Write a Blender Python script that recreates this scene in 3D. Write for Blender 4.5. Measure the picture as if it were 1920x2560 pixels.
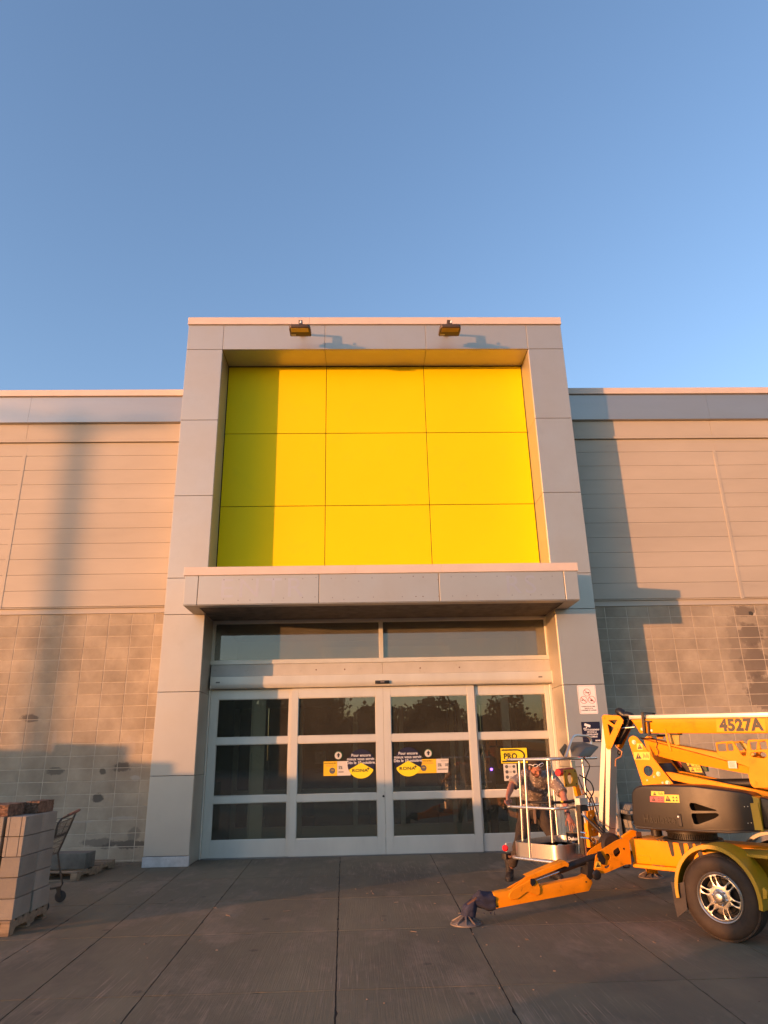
import bpy, bmesh, math, random
from mathutils import Vector, Matrix
R_ = math.radians
random.seed(7)
scene = bpy.context.scene
for o in list(bpy.data.objects): bpy.data.objects.remove(o)

# ------------------------------------------------------------------ camera
cd = bpy.data.cameras.new('camera'); cam = bpy.data.objects.new('camera', cd)
scene.collection.objects.link(cam); scene.camera = cam
cam.location = (-0.19483, -11.95866, 1.56103)
cam.rotation_euler = (R_(109.39361), R_(1.15407), R_(-1.59357))
cd.sensor_fit = 'VERTICAL'; cd.sensor_height = 36.0; cd.lens = 1726.857 / 2560 * 36.0
cd.clip_start = 0.05; cd.clip_end = 2000
scene.render.resolution_x = 768; scene.render.resolution_y = 1024

# ------------------------------------------------------------------ sky and sun (sunset, low on the left behind the camera)
SUN_AZ, SUN_EL = 58.4, 3.6          # degrees left of straight behind the camera, and above the horizon
to_sun = Vector((-math.sin(R_(SUN_AZ)) * math.cos(R_(SUN_EL)), -math.cos(R_(SUN_AZ)) * math.cos(R_(SUN_EL)), math.sin(R_(SUN_EL))))
world = bpy.data.worlds.new('World'); scene.world = world; world.use_nodes = True
wn = world.node_tree.nodes; wl = world.node_tree.links
bg = wn['Background']
sky = wn.new('ShaderNodeTexSky'); sky.sky_type = 'NISHITA'; sky.sun_disc = False
sky.sun_elevation = R_(SUN_EL); sky.sun_rotation = R_(180 + SUN_AZ)
sky.altitude = 0; sky.air_density = 1.0; sky.dust_density = 0.9; sky.ozone_density = 2.1
tint = wn.new('ShaderNodeMix'); tint.data_type = 'RGBA'; tint.blend_type = 'MULTIPLY'; tint.inputs[0].default_value = 1; tint.inputs[7].default_value = (1.08, .985, 1.05, 1)
wl.new(sky.outputs[0], tint.inputs[6]); wl.new(tint.outputs[2], bg.inputs[0]); bg.inputs[1].default_value = 0.15
sl = bpy.data.lights.new('sun', 'SUN'); so = bpy.data.objects.new('sun', sl); scene.collection.objects.link(so)
sl.energy = 1.60; sl.angle = R_(0.5); sl.color = (1.0, 0.41, 0.15)
so.rotation_euler = to_sun.to_track_quat('Z', 'Y').to_euler(); so.location = (-30, -20, 20)
scene.view_settings.view_transform = 'Standard'; scene.view_settings.look = 'None'
scene.view_settings.exposure = 2.08; scene.view_settings.gamma = 1.0

# ------------------------------------------------------------------ mesh helpers
SPLIT = set('portal_reveal plinth door_jamb arm_bolt portal_return rusty_bolt_hole filled_bolt_hole rust_stain pivot_bolt head_bolt boom_bolt gusset_bolt plate_bolt bracket_bolt rivet wheel_nut transom_pane inner_post display_shelf notice_board pull_handle red_ring notice_dot hose_fitting cloth_tatter switch yellow_sign_panel portal_panel portal_soffit panel_band flat_fascia header_panel hydraulic_hose diode grease_drip eyes dark_lens crossed_pictogram camera_pictogram pictogram valve_hose'.split())
class MB:
    """Collects shapes and links them as ONE mesh object."""
    def __init__(s): s.v = []; s.f = []; s.c = []; s.col = None
    def add(s, vs, fs):
        n = len(s.v); s.v += [tuple(p) for p in vs]; s.f += [tuple(i + n for i in f) for f in fs]
        s.c += [s.col] * len(fs); return s
    def box(s, x0, x1, y0, y1, z0, z1, M=None):
        vs = [Vector(p) for p in ((x0,y0,z0),(x1,y0,z0),(x1,y1,z0),(x0,y1,z0),(x0,y0,z1),(x1,y0,z1),(x1,y1,z1),(x0,y1,z1))]
        if M is not None: vs = [M @ p for p in vs]
        return s.add(vs, [(0,3,2,1),(4,5,6,7),(0,1,5,4),(1,2,6,5),(2,3,7,6),(3,0,4,7)])
    def prism(s, poly, t0, t1, plane='xz', holes=(), M=None):
        """poly in 2D, extruded from t0 to t1 across its plane; holes are 2D loops cut through."""
        def P(q, t):
            a, b = q
            p = {'xz': (a, t, b), 'xy': (a, b, t), 'yz': (t, a, b)}[plane]
            p = Vector(p); return M @ p if M is not None else p
        loops = [list(poly)] + [list(h) for h in holes]
        if not holes:
            n = len(poly)
            return s.add([P(q, t0) for q in poly] + [P(q, t1) for q in poly],
                  [tuple(range(n)), tuple(range(2*n-1, n-1, -1))] + [(i, (i+1) % n, n + (i+1) % n, n + i) for i in range(n)])
        bm = bmesh.new(); ed = []
        for lp in loops:
            vv = [bm.verts.new((q[0], q[1], 0)) for q in lp]
            ed += [bm.edges.new((vv[i], vv[(i+1) % len(vv)])) for i in range(len(vv))]
        bmesh.ops.triangle_fill(bm, use_beauty=True, use_dissolve=False, edges=ed)
        bm.verts.index_update()
        vs2 = [(v.co.x, v.co.y) for v in bm.verts]; fs = [tuple(v.index for v in f.verts) for f in bm.faces]
        bm.free(); n = len(vs2)
        s.add([P(q, t0) for q in vs2] + [P(q, t1) for q in vs2], fs + [tuple(i + n for i in reversed(f)) for f in fs])
        k = 0; side = []
        for lp in loops:
            m = len(lp); side += [(k+i, k+(i+1) % m, n+k+(i+1) % m, n+k+i) for i in range(m)]; k += m
        base = len(s.v) - 2*n
        s.f += [tuple(i + base for i in f) for f in side]; s.c += [s.col] * len(side)
        return s
    def tube(s, pts, r, n=10, closed=False, caps=True, sq=1.0):
        pts = [Vector(p) for p in pts]; m = len(pts)
        rs = r if isinstance(r, (list, tuple)) else [r] * m
        vs = []; prev = None
        for i, p in enumerate(pts):
            if closed: d = pts[(i+1) % m] - pts[i-1]
            else: d = pts[min(i+1, m-1)] - pts[max(i-1, 0)]
            d.normalize()
            if prev is None:
                u = Vector((0,0,1)) if abs(d.z) < .9 else Vector((1,0,0))
                u = (u - d * u.dot(d)).normalized()
            else: u = (prev - d * prev.dot(d)).normalized()
            prev = u; w = d.cross(u)
            vs += [p + (u * math.cos(2*math.pi*k/n) + w * math.sin(2*math.pi*k/n) * sq) * rs[i] for k in range(n)]
        fs = []
        for i in range(m if closed else m-1):
            j = (i+1) % m
            fs += [(i*n+k, i*n+(k+1) % n, j*n+(k+1) % n, j*n+k) for k in range(n)]
        if caps and not closed: fs += [tuple(range(n-1, -1, -1)), tuple(range((m-1)*n, m*n))]
        return s.add(vs, fs)
    def cyl(s, p0, p1, r, n=20): return s.tube([p0, p1], r, n)
    def lathe(s, prof, c, ax, n=48, closed=False):
        """prof = (radius, height) pairs revolved about ax through c."""
        ax = Vector(ax).normalized(); c = Vector(c)
        u = Vector((0,0,1)) if abs(ax.z) < .9 else Vector((1,0,0)); u = (u - ax*u.dot(ax)).normalized(); w = ax.cross(u)
        m = len(prof); vs = [c + ax*h + (u*math.cos(2*math.pi*k/n) + w*math.sin(2*math.pi*k/n))*r for r, h in prof for k in range(n)]
        fs = [(i*n+k, i*n+(k+1) % n, ((i+1) % m)*n+(k+1) % n, ((i+1) % m)*n+k) for i in range(m if closed else m-1) for k in range(n)]
        if not closed: fs += [tuple(range(n-1,-1,-1)), tuple(range((m-1)*n, m*n))]
        return s.add(vs, fs)
    def ball(s, c, r, n=16, m=10):
        c = Vector(c); r = Vector(r) if not isinstance(r, (int, float)) else Vector((r, r, r)); vs = []; 
        for i in range(m+1):
            a = math.pi*i/m
            vs += [c + Vector((r.x*math.sin(a)*math.cos(2*math.pi*k/n), r.y*math.sin(a)*math.sin(2*math.pi*k/n), r.z*math.cos(a))) for k in range(n)]
        return s.add(vs, [(i*n+k, i*n+(k+1)%n, (i+1)*n+(k+1)%n, (i+1)*n+k) for i in range(m) for k in range(n)])
    def pieces(s):
        """one MB per separate piece (pieces whose boxes overlap stay together)"""
        par = list(range(len(s.v)))
        def find(i):
            while par[i] != i: par[i] = par[par[i]]; i = par[i]
            return i
        for f in s.f:
            for i in f[1:]: par[find(i)] = find(f[0])
        g = {}
        for k, f in enumerate(s.f): g.setdefault(find(f[0]), []).append(k)
        cl = []
        for fs in g.values():
            idx = {i for k in fs for i in s.f[k]}; lo = [min(s.v[i][a] for i in idx) - 8e-4 for a in range(3)]; hi = [max(s.v[i][a] for i in idx) + 8e-4 for a in range(3)]
            cl.append([fs, lo, hi])
        done = False
        while not done:
            done = True
            for i in range(len(cl)):
                for j in range(i+1, len(cl)):
                    if all(cl[i][1][a] <= cl[j][2][a] and cl[j][1][a] <= cl[i][2][a] for a in range(3)):
                        cl[i] = [cl[i][0]+cl[j][0], [min(*q) for q in zip(cl[i][1], cl[j][1])], [max(*q) for q in zip(cl[i][2], cl[j][2])]]; cl.pop(j); done = False; break
                if not done: break
        out = []
        for fs, _, _ in cl:
            m = MB(); ids = sorted({i for k in fs for i in s.f[k]}); mp = {i: n for n, i in enumerate(ids)}
            m.v = [s.v[i] for i in ids]; m.f = [tuple(mp[i] for i in s.f[k]) for k in fs]; m.c = [s.c[k] for k in fs]; out.append(m)
        return out
    def build(s, name, m, parent=None, bevel=0, seg=1, smooth=35, loc=None, sub=0):
        if name in SPLIT:
            r = None
            for q in s.pieces(): r = q.build_one(name, m, parent, bevel, seg, smooth, loc, sub) if r is None else (q.build_one(name, m, parent, bevel, seg, smooth, loc, sub), r)[1]
            return r
        return s.build_one(name, m, parent, bevel, seg, smooth, loc, sub)
    def build_one(s, name, m, parent=None, bevel=0, seg=1, smooth=35, loc=None, sub=0):
        me = bpy.data.meshes.new(name); me.from_pydata(s.v, [], s.f)
        if any(c is not None for c in s.c):
            at = me.color_attributes.new('tone', 'FLOAT_COLOR', 'CORNER'); k = 0
            for f, c in zip(me.polygons, s.c):
                c = c if c is not None else 0.5
                for _ in f.vertices: at.data[k].color = (c, c, c, 1); k += 1
        bm = bmesh.new(); bm.from_mesh(me)
        bmesh.ops.remove_doubles(bm, verts=bm.verts, dist=1e-5)
        bmesh.ops.dissolve_degenerate(bm, edges=bm.edges, dist=1e-6)
        bmesh.ops.recalc_face_normals(bm, faces=bm.faces)
        if bevel:
            es = [e for e in bm.edges if len(e.link_faces) == 2 and e.calc_face_angle(0) > R_(38)]
            bmesh.ops.bevel(bm, geom=es, offset=bevel, segments=seg, profile=.5, affect='EDGES', clamp_overlap=True)
        bm.to_mesh(me); bm.free()
        if smooth: me.shade_smooth(); me.set_sharp_from_angle(angle=R_(smooth))
        me.materials.append(m)
        o = bpy.data.objects.new(name, me); scene.collection.objects.link(o)
        if parent is not None: o.parent = parent
        if loc is not None: o.location = loc
        if sub:
            md = o.modifiers.new('sub', 'SUBSURF'); md.levels = sub; md.render_levels = sub
        return o

def tag(o, label=None, cat=None, group=None, kind=None):
    if label: o['label'] = label
    if cat: o['category'] = cat
    if group: o['group'] = group
    if kind: o['kind'] = kind
    return o
def empty(name, loc, label, cat, rz=0, group=None):
    o = bpy.data.objects.new(name, None); scene.collection.objects.link(o)
    o.location = loc; o.rotation_euler = (0, 0, rz); o.empty_display_size = .3
    return tag(o, label, cat, group)
def arc(cx, cy, r, a0, a1, n=8, ry=None):
    ry = ry or r
    return [(cx + r*math.cos(R_(a0+(a1-a0)*i/n)), cy + ry*math.sin(R_(a0+(a1-a0)*i/n))) for i in range(n+1)]
def circ(cx, cy, r, n=24, ry=None): return arc(cx, cy, r, 0, 360 - 360/n, n-1, ry)
def rrect(x0, x1, y0, y1, r, n=4):
    return arc(x1-r, y1-r, r, 0, 90, n) + arc(x0+r, y1-r, r, 90, 180, n) + arc(x0+r, y0+r, r, 180, 270, n) + arc(x1-r, y0+r, r, 270, 360, n)
def rpoly(pts, r, n=3):
    """polygon with rounded corners"""
    out = []; m = len(pts)
    for i in range(m):
        p = Vector(pts[i]); a = Vector(pts[i-1]); b = Vector(pts[(i+1) % m])
        rr = r[i] if isinstance(r, (list, tuple)) else r
        la = (a-p).length; lb = (b-p).length; d = min(rr, la*.45, lb*.45)
        if d < 1e-4: out.append(tuple(p)); continue
        p0 = p + (a-p)/la*d; p1 = p + (b-p)/lb*d
        for k in range(n+1):
            t = k/n; out.append(tuple((1-t)**2*p0 + 2*t*(1-t)*p + t*t*p1))
    return out

_dg = None
def text_mesh(txt, size, name, m, parent, M, thick=.0015, align='CENTER', bold=0, sx=1.0, space=1.0, line=1.0):
    """Lettering as a thin raised mesh; M places it (x right, y up, z out)."""
    cu = bpy.data.curves.new(name, 'FONT'); cu.body = txt; cu.size = size; cu.align_x = align; cu.align_y = 'CENTER'
    cu.extrude = thick; cu.offset = bold; cu.space_character = space; cu.space_line = line; cu.resolution_u = 3
    t = bpy.data.objects.new(name, cu); scene.collection.objects.link(t)
    dg = bpy.context.evaluated_depsgraph_get(); dg.update()
    me = bpy.data.meshes.new_from_object(t.evaluated_get(dg))
    bpy.data.objects.remove(t); bpy.data.curves.remove(cu)
    me.transform(M @ Matrix.Diagonal((sx, 1, 1, 1))); me.materials.clear(); me.materials.append(m); me.name = name
    o = bpy.data.objects.new(name, me); scene.collection.objects.link(o)
    if parent is not None: o.parent = parent
    return o
def face_M(x, y, z, ax=(1,0,0), up=(0,0,1)):
    ax = Vector(ax).normalized(); up = Vector(up); n = ax.cross(up).normalized(); up = n.cross(ax)
    return Matrix(((ax.x, up.x, n.x, x), (ax.y, up.y, n.y, y), (ax.z, up.z, n.z, z), (0,0,0,1)))

# ------------------------------------------------------------------ materials
def mat(name, col, rough=.5, metal=0, var=.12, scale=3.0, stretch=(1,1,1), col2=None, bump=0, bscale=40, spec=.5, coat=0, tone=0, dirt=None, detail=6, coords='Object', trans=0, emit=None):
    m = bpy.data.materials.new(name); m.use_nodes = True
    N = m.node_tree.nodes; L = m.node_tree.links; b = N['Principled BSDF']
    b.inputs['Roughness'].default_value = rough; b.inputs['Metallic'].default_value = metal
    b.inputs['Specular IOR Level'].default_value = spec; b.inputs['Coat Weight'].default_value = coat
    tc = N.new('ShaderNodeTexCoord'); mp = N.new('ShaderNodeMapping'); L.new(tc.outputs[coords], mp.inputs[0])
    mp.inputs['Scale'].default_value = stretch
    nz = N.new('ShaderNodeTexNoise'); nz.inputs['Scale'].default_value = scale; nz.inputs['Detail'].default_value = detail
    nz.inputs['Roughness'].default_value = .6
    L.new(mp.outputs[0], nz.inputs[0])
    mr = N.new('ShaderNodeMapRange'); mr.inputs[1].default_value = .3; mr.inputs[2].default_value = .7; L.new(nz.outputs[0], mr.inputs[0])
    mx = N.new('ShaderNodeMix'); mx.data_type = 'RGBA'
    c2 = col2 or tuple(c*(1-2*var) for c in col); c1 = col if col2 else tuple(min(1, c*(1+var)) for c in col)
    mx.inputs[6].default_value = (*c1, 1); mx.inputs[7].default_value = (*c2, 1); L.new(mr.outputs[0], mx.inputs[0])
    out = mx.outputs[2]
    if tone:
        ca = N.new('ShaderNodeVertexColor'); ca.layer_name = 'tone'
        m2 = N.new('ShaderNodeMapRange'); m2.inputs[3].default_value = 1-tone; m2.inputs[4].default_value = 1+tone
        L.new(ca.outputs[0], m2.inputs[0])
        vm = N.new('ShaderNodeVectorMath'); vm.operation = 'SCALE'; L.new(out, vm.inputs[0]); L.new(m2.outputs[0], vm.inputs['Scale']); out = vm.outputs[0]
    if dirt:
        dcol, dscale, lo, hi, amt = dirt
        dn = N.new('ShaderNodeTexNoise'); dn.inputs['Scale'].default_value = dscale; dn.inputs['Detail'].default_value = 8; dn.inputs['Roughness'].default_value = .7
        L.new(mp.outputs[0], dn.inputs[0])
        dr = N.new('ShaderNodeMapRange'); dr.inputs[1].default_value = lo; dr.inputs[2].default_value = hi; dr.inputs[4].default_value = amt
        L.new(dn.outputs[0], dr.inputs[0])
        dm = N.new('ShaderNodeMix'); dm.data_type = 'RGBA'; L.new(dr.outputs[0], dm.inputs[0]); L.new(out, dm.inputs[6]); dm.inputs[7].default_value = (*dcol, 1); out = dm.outputs[2]
    L.new(out, b.inputs['Base Color'])
    rr = N.new('ShaderNodeMapRange'); rr.inputs[3].default_value = max(.02, rough-.08); rr.inputs[4].default_value = min(1, rough+.1)
    L.new(nz.outputs[0], rr.inputs[0]); L.new(rr.outputs[0], b.inputs['Roughness'])
    if bump:
        bn = N.new('ShaderNodeTexNoise'); bn.inputs['Scale'].default_value = bscale; bn.inputs['Detail'].default_value = 4
        L.new(mp.outputs[0], bn.inputs[0])
        bu = N.new('ShaderNodeBump'); bu.inputs['Strength'].default_value = 1; bu.inputs['Distance'].default_value = bump
        L.new(bn.outputs[0], bu.inputs['Height']); L.new(bu.outputs[0], b.inputs['Normal'])
    if emit:
        b.inputs['Emission Color'].default_value = (*emit[0], 1); b.inputs['Emission Strength'].default_value = emit[1]
    return m
def spots(m, items):
    """stains with a shape of their own: (x, y, z, rx, rz, colour, amount) round a point of the wall, in object space"""
    N = m.node_tree.nodes; L = m.node_tree.links; b = N['Principled BSDF']
    tc = N.new('ShaderNodeTexCoord'); nz = N.new('ShaderNodeTexNoise'); nz.inputs['Scale'].default_value = 5; nz.inputs['Detail'].default_value = 7; nz.inputs['Roughness'].default_value = .7
    L.new(tc.outputs['Object'], nz.inputs[0])
    for (x, y, z, rx, rz, col, amt) in items:
        cur = b.inputs['Base Color'].links[0].from_socket
        mp = N.new('ShaderNodeMapping'); mp.inputs['Location'].default_value = (-x/rx, 0, -z/rz); mp.inputs['Scale'].default_value = (1/rx, 0, 1/rz)
        L.new(tc.outputs['Object'], mp.inputs[0])
        ln = N.new('ShaderNodeVectorMath'); ln.operation = 'LENGTH'; L.new(mp.outputs[0], ln.inputs[0])
        ad = N.new('ShaderNodeMath'); ad.operation = 'MULTIPLY_ADD'; L.new(nz.outputs[0], ad.inputs[0]); ad.inputs[1].default_value = 2.2; L.new(ln.outputs['Value'], ad.inputs[2])
        mr = N.new('ShaderNodeMapRange'); mr.inputs[1].default_value = 2.12; mr.inputs[2].default_value = 1.86; mr.inputs[3].default_value = 0; mr.inputs[4].default_value = amt
        L.new(ad.outputs[0], mr.inputs[0])
        mx = N.new('ShaderNodeMix'); mx.data_type = 'RGBA'; L.new(mr.outputs[0], mx.inputs[0]); L.new(cur, mx.inputs[6]); mx.inputs[7].default_value = (*col, 1)
        L.new(mx.outputs[2], b.inputs['Base Color'])
def glass(name, tint, refl=1.0, rough=0.0, wav=0, smudge_sheen=0):
    m = bpy.data.materials.new(name); m.use_nodes = True; N = m.node_tree.nodes; L = m.node_tree.links
    N.remove(N['Principled BSDF']); out = N['Material Output']
    tr = N.new('ShaderNodeBsdfTransparent'); tr.inputs[0].default_value = (*tint, 1)
    gl = N.new('ShaderNodeBsdfGlossy'); gl.inputs['Roughness'].default_value = rough; gl.inputs[0].default_value = (1,1,1,1)
    fr = N.new('ShaderNodeFresnel'); fr.inputs[0].default_value = 1.52
    mu = N.new('ShaderNodeMath'); mu.operation = 'MULTIPLY'; mu.inputs[1].default_value = refl; mu.use_clamp = True; L.new(fr.outputs[0], mu.inputs[0])
    mx = N.new('ShaderNodeMixShader'); L.new(mu.outputs[0], mx.inputs[0]); L.new(tr.outputs[0], mx.inputs[1]); L.new(gl.outputs[0], mx.inputs[2])
    if wav:
        tc = N.new('ShaderNodeTexCoord'); nz = N.new('ShaderNodeTexNoise'); nz.inputs['Scale'].default_value = 1.6; nz.inputs['Detail'].default_value = 1; L.new(tc.outputs['Object'], nz.inputs[0])
        bu = N.new('ShaderNodeBump'); bu.inputs['Distance'].default_value = wav; bu.inputs['Strength'].default_value = 1; L.new(nz.outputs[0], bu.inputs['Height']); L.new(bu.outputs[0], gl.inputs['Normal'])
    fin = mx.outputs[0]
    if smudge_sheen:
        tc = N.new('ShaderNodeTexCoord'); nz = N.new('ShaderNodeTexNoise'); nz.inputs['Scale'].default_value = 1.8; nz.inputs['Detail'].default_value = 5; nz.inputs['Roughness'].default_value = .6; nz.inputs['Distortion'].default_value = 1.2
        L.new(tc.outputs['Object'], nz.inputs[0])
        mr = N.new('ShaderNodeMapRange'); mr.inputs[1].default_value = .35; mr.inputs[2].default_value = .8; mr.inputs[3].default_value = smudge_sheen*.62; mr.inputs[4].default_value = smudge_sheen; L.new(nz.outputs[0], mr.inputs[0])
        df = N.new('ShaderNodeBsdfDiffuse'); df.inputs[0].default_value = (.46,.43,.33,1)  # warm grey film: smudges, plus reflected light painted as diffuse colour
        m3 = N.new('ShaderNodeMixShader'); L.new(mr.outputs[0], m3.inputs[0]); L.new(fin, m3.inputs[1]); L.new(df.outputs[0], m3.inputs[2]); fin = m3.outputs[0]
    L.new(fin, out.inputs[0])
    return m

M_acm = mat('silver_panel', (.50,.47,.405), .47, .72, .03, 1.2, bump=.004, bscale=1.6, dirt=((.36,.33,.28), 2.5, .58, .85, .3))
M_acm2 = mat('silver_panel_sheet', (.46,.43,.38), .40, .82, .03, .8, bump=.006, bscale=1.1, stretch=(.5,1,2), dirt=((.30,.27,.23), 4, .6, .85, .35))
M_gap = mat('panel_gap', (.02,.02,.02), .8, 0)
M_coping = mat('coping', (.62,.52,.44), .5, .1, .03)
M_yellow = mat('yellow_panel', (.78,.60,.001), .5, 0, .012, .7, spec=.12, bump=.004, bscale=1.3, dirt=((.60,.50,.02), 2.2, .55, .85, .35))
M_siding = mat('beige_siding', (.435,.385,.305), .55, 0, .05, 1.5, stretch=(.3,1,1), bump=.0015, bscale=3, dirt=((.30,.27,.22), 3, .62, .8, .35))
M_cmu = mat('concrete_block', (.385,.325,.235), .92, 0, .17, 1.7, bump=.007, bscale=95, tone=.075, dirt=((.22,.18,.13), 1.1, .50, .8, .6))
M_mortar = mat('mortar', (.50,.43,.325), .9, 0, .1, 8, bump=.003)
M_alu = mat('aluminium_frame', (.62,.605,.53), .38, .25, .05, 2, stretch=(1,1,.4), dirt=((.3,.28,.25), 9, .66, .85, .5))
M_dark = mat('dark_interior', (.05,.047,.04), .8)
M_black = mat('black_plastic', (.012,.012,.012), .4)
M_white = mat('white_print', (.78,.78,.76), .5, 0, .02)
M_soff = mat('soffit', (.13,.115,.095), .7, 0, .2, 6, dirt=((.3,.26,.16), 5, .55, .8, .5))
# ================================================================== ground
J = {  # joints running to the doors, as (x at y=-7, x at y=.75): they are not quite parallel
 'x': [(-6.2,-6.9),(-4.5,-5.1),(-3.14,-3.53),(-2.53,-2.96),(-1.73,-2.03),(-.385,-.60),(.75,.89),(2.08,2.36),(2.91,3.30),(4.35,4.85),(5.8,6.4),(7.3,7.9)],
 'y': [(-12.9,-12.9),(-11.2,-11.25),(-9.55,-9.6),(-7.9,-7.95),(-6.19,-6.26),(-4.44,-4.46),(-2.88,-2.83),(-1.24,-1.25),(.70,.70)] }
M_conc = mat('pavement_concrete', (.180,.150,.090), .8, 0, .2, .8, stretch=(1,.45,1), col2=(.076,.065,.042), bump=.0012, bscale=260, tone=.07, dirt=((.30,.225,.150), 1.6, .50, .72, .8), detail=9)
N = M_conc.node_tree.nodes; L = M_conc.node_tree.links
# broom finish: fine ridges that run towards the doors
tc = N.new('ShaderNodeTexCoord'); mpb = N.new('ShaderNodeMapping'); mpb.inputs['Scale'].default_value = (90, 1.6, 1); mpb.inputs['Rotation'].default_value = (0,0,R_(3)); L.new(tc.outputs['Object'], mpb.inputs[0])
bn = N.new('ShaderNodeTexNoise'); bn.inputs['Scale'].default_value = 1; bn.inputs['Detail'].default_value = 3; L.new(mpb.outputs[0], bn.inputs[0])
bu = N.new('ShaderNodeBump'); bu.inputs['Distance'].default_value = .0022; bu.inputs['Strength'].default_value = 1; L.new(bn.outputs[0], bu.inputs['Height'])
b = N['Principled BSDF']; prev = b.inputs['Normal'].links[0].from_socket; L.new(prev, bu.inputs['Normal']); L.new(bu.outputs[0], b.inputs['Normal'])
cur = b.inputs['Base Color'].links[0].from_socket
vo = N.new('ShaderNodeTexVoronoi'); vo.inputs['Scale'].default_value = 1.7; L.new(tc.outputs['Object'], vo.inputs[0])       # old gum and oil spots
vr = N.new('ShaderNodeMapRange'); vr.inputs[1].default_value = .085; vr.inputs[2].default_value = .045; vr.inputs[4].default_value = .55; L.new(vo.outputs[0], vr.inputs[0])
vx = N.new('ShaderNodeMix'); vx.data_type = 'RGBA'; L.new(vr.outputs[0], vx.inputs[0]); L.new(cur, vx.inputs[6]); vx.inputs[7].default_value = (.035,.030,.024,1); cur = vx.outputs[2]
st = N.new('ShaderNodeTexNoise'); st.inputs['Scale'].default_value = .42; st.inputs['Detail'].default_value = 10; st.inputs['Roughness'].default_value = .68; st.inputs['Distortion'].default_value = .6; L.new(tc.outputs['Object'], st.inputs[0])
sr = N.new('ShaderNodeMapRange'); sr.inputs[1].default_value = .50; sr.inputs[2].default_value = .68; sr.inputs[4].default_value = .55; L.new(st.outputs[0], sr.inputs[0])
sx = N.new('ShaderNodeMix'); sx.data_type = 'RGBA'; L.new(sr.outputs[0], sx.inputs[0]); L.new(cur, sx.inputs[6]); sx.inputs[7].default_value = (.062,.053,.038,1); cur = sx.outputs[2]
big = N.new('ShaderNodeTexNoise'); big.inputs['Scale'].default_value = .55; big.inputs['Detail'].default_value = 5; L.new(tc.outputs['Object'], big.inputs[0])
msk = N.new('ShaderNodeMapRange'); msk.inputs[1].default_value = .45; msk.inputs[2].default_value = .62; L.new(big.outputs[0], msk.inputs[0])
mrb = N.new('ShaderNodeMapRange'); mrb.inputs[1].default_value = .56; mrb.inputs[2].default_value = .7; L.new(bn.outputs[0], mrb.inputs[0])
mm = N.new('ShaderNodeMath'); mm.operation = 'MULTIPLY'; L.new(msk.outputs[0], mm.inputs[0]); L.new(mrb.outputs[0], mm.inputs[1])
mm2 = N.new('ShaderNodeMath'); mm2.operation = 'MULTIPLY'; L.new(mm.outputs[0], mm2.inputs[0]); mm2.inputs[1].default_value = .8
mxb = N.new('ShaderNodeMix'); mxb.data_type = 'RGBA'; L.new(mm2.outputs[0], mxb.inputs[0]); L.new(cur, mxb.inputs[6]); mxb.inputs[7].default_value = (.33,.235,.16,1)
L.new(mxb.outputs[2], b.inputs['Base Color'])

def xj(p, y): return p[0] + (p[1]-p[0])*(y+7)/7.75
def yj(p, x): return p[0] + (p[1]-p[0])*(x+6)/12
def inter(px, py):
    y = (py[0]+py[1])/2
    for _ in range(4): x = xj(px, y); y = yj(py, x)
    return x, y
mb = MB(); rnd = random.Random(3)
g = .0050
for i in range(len(J['x'])-1):
    for j in range(len(J['y'])-1):
        c = [inter(J['x'][i], J['y'][j]), inter(J['x'][i+1], J['y'][j]), inter(J['x'][i+1], J['y'][j+1]), inter(J['x'][i], J['y'][j+1])]
        poly = []
        cc_ = sum((Vector(q) for q in c), Vector((0,0)))/4
        for k in range(4):
            a, d = Vector(c[k]), Vector(c[(k+1) % 4]); n = 22; t = (d-a).normalized(); nn = Vector((-t.y, t.x))
            gg = g if k % 2 else g*1.15
            ins = cc_ - a; poly.append((a.x + math.copysign(g, ins.x), a.y + math.copysign(g*1.15, ins.y)))
            for q in range(1, n):
                w = rnd.uniform(-.0022, .0022) - (.012*rnd.random() if rnd.random() < .05 else 0)
                poly.append(tuple(a + (d-a)*q/n + nn*(gg - w)))
        mb.col = rnd.random()
        dz = rnd.uniform(-.0004, .0004)
        mb.prism(poly, -.10, dz, 'xy')
tag(mb.build('pavement', M_conc, bevel=0, smooth=0), kind='structure')
mb = MB(); mb.add([(-7,-13,-.0045),(8,-13,-.0045),(8,.7,-.0045),(-7,.7,-.0045)], [(0,1,2,3)]); tag(mb.build('joint_filler', mat('joint_dirt', (.018,.015,.012), .95), smooth=0), kind='structure')
M_asph = mat('asphalt', (.085,.074,.058), .85, 0, .2, 4, bump=.004, bscale=120)
mb = MB(); mb.add([(-400,-400,-.03),(400,-400,-.03),(400,400,-.03),(-400,400,-.03)], [(0,1,2,3)])
tag(mb.build('ground', M_asph), kind='structure')
# small litter lying on the slabs is built further down

# ================================================================== store building
store = empty('store_building', (0, 0, 0), 'big box store with a grey panelled entrance portal framing a blank yellow sign field', 'building')
PL, PR, IL, IR = -3.627, 3.919, -2.919, 3.199
W, Rr, Dp = .676, .653, .748
seams = [0.004, 1.317, 2.627, 3.928, 4.576, 6.127, 7.673, 9.231, 9.80]
G = .006
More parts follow.
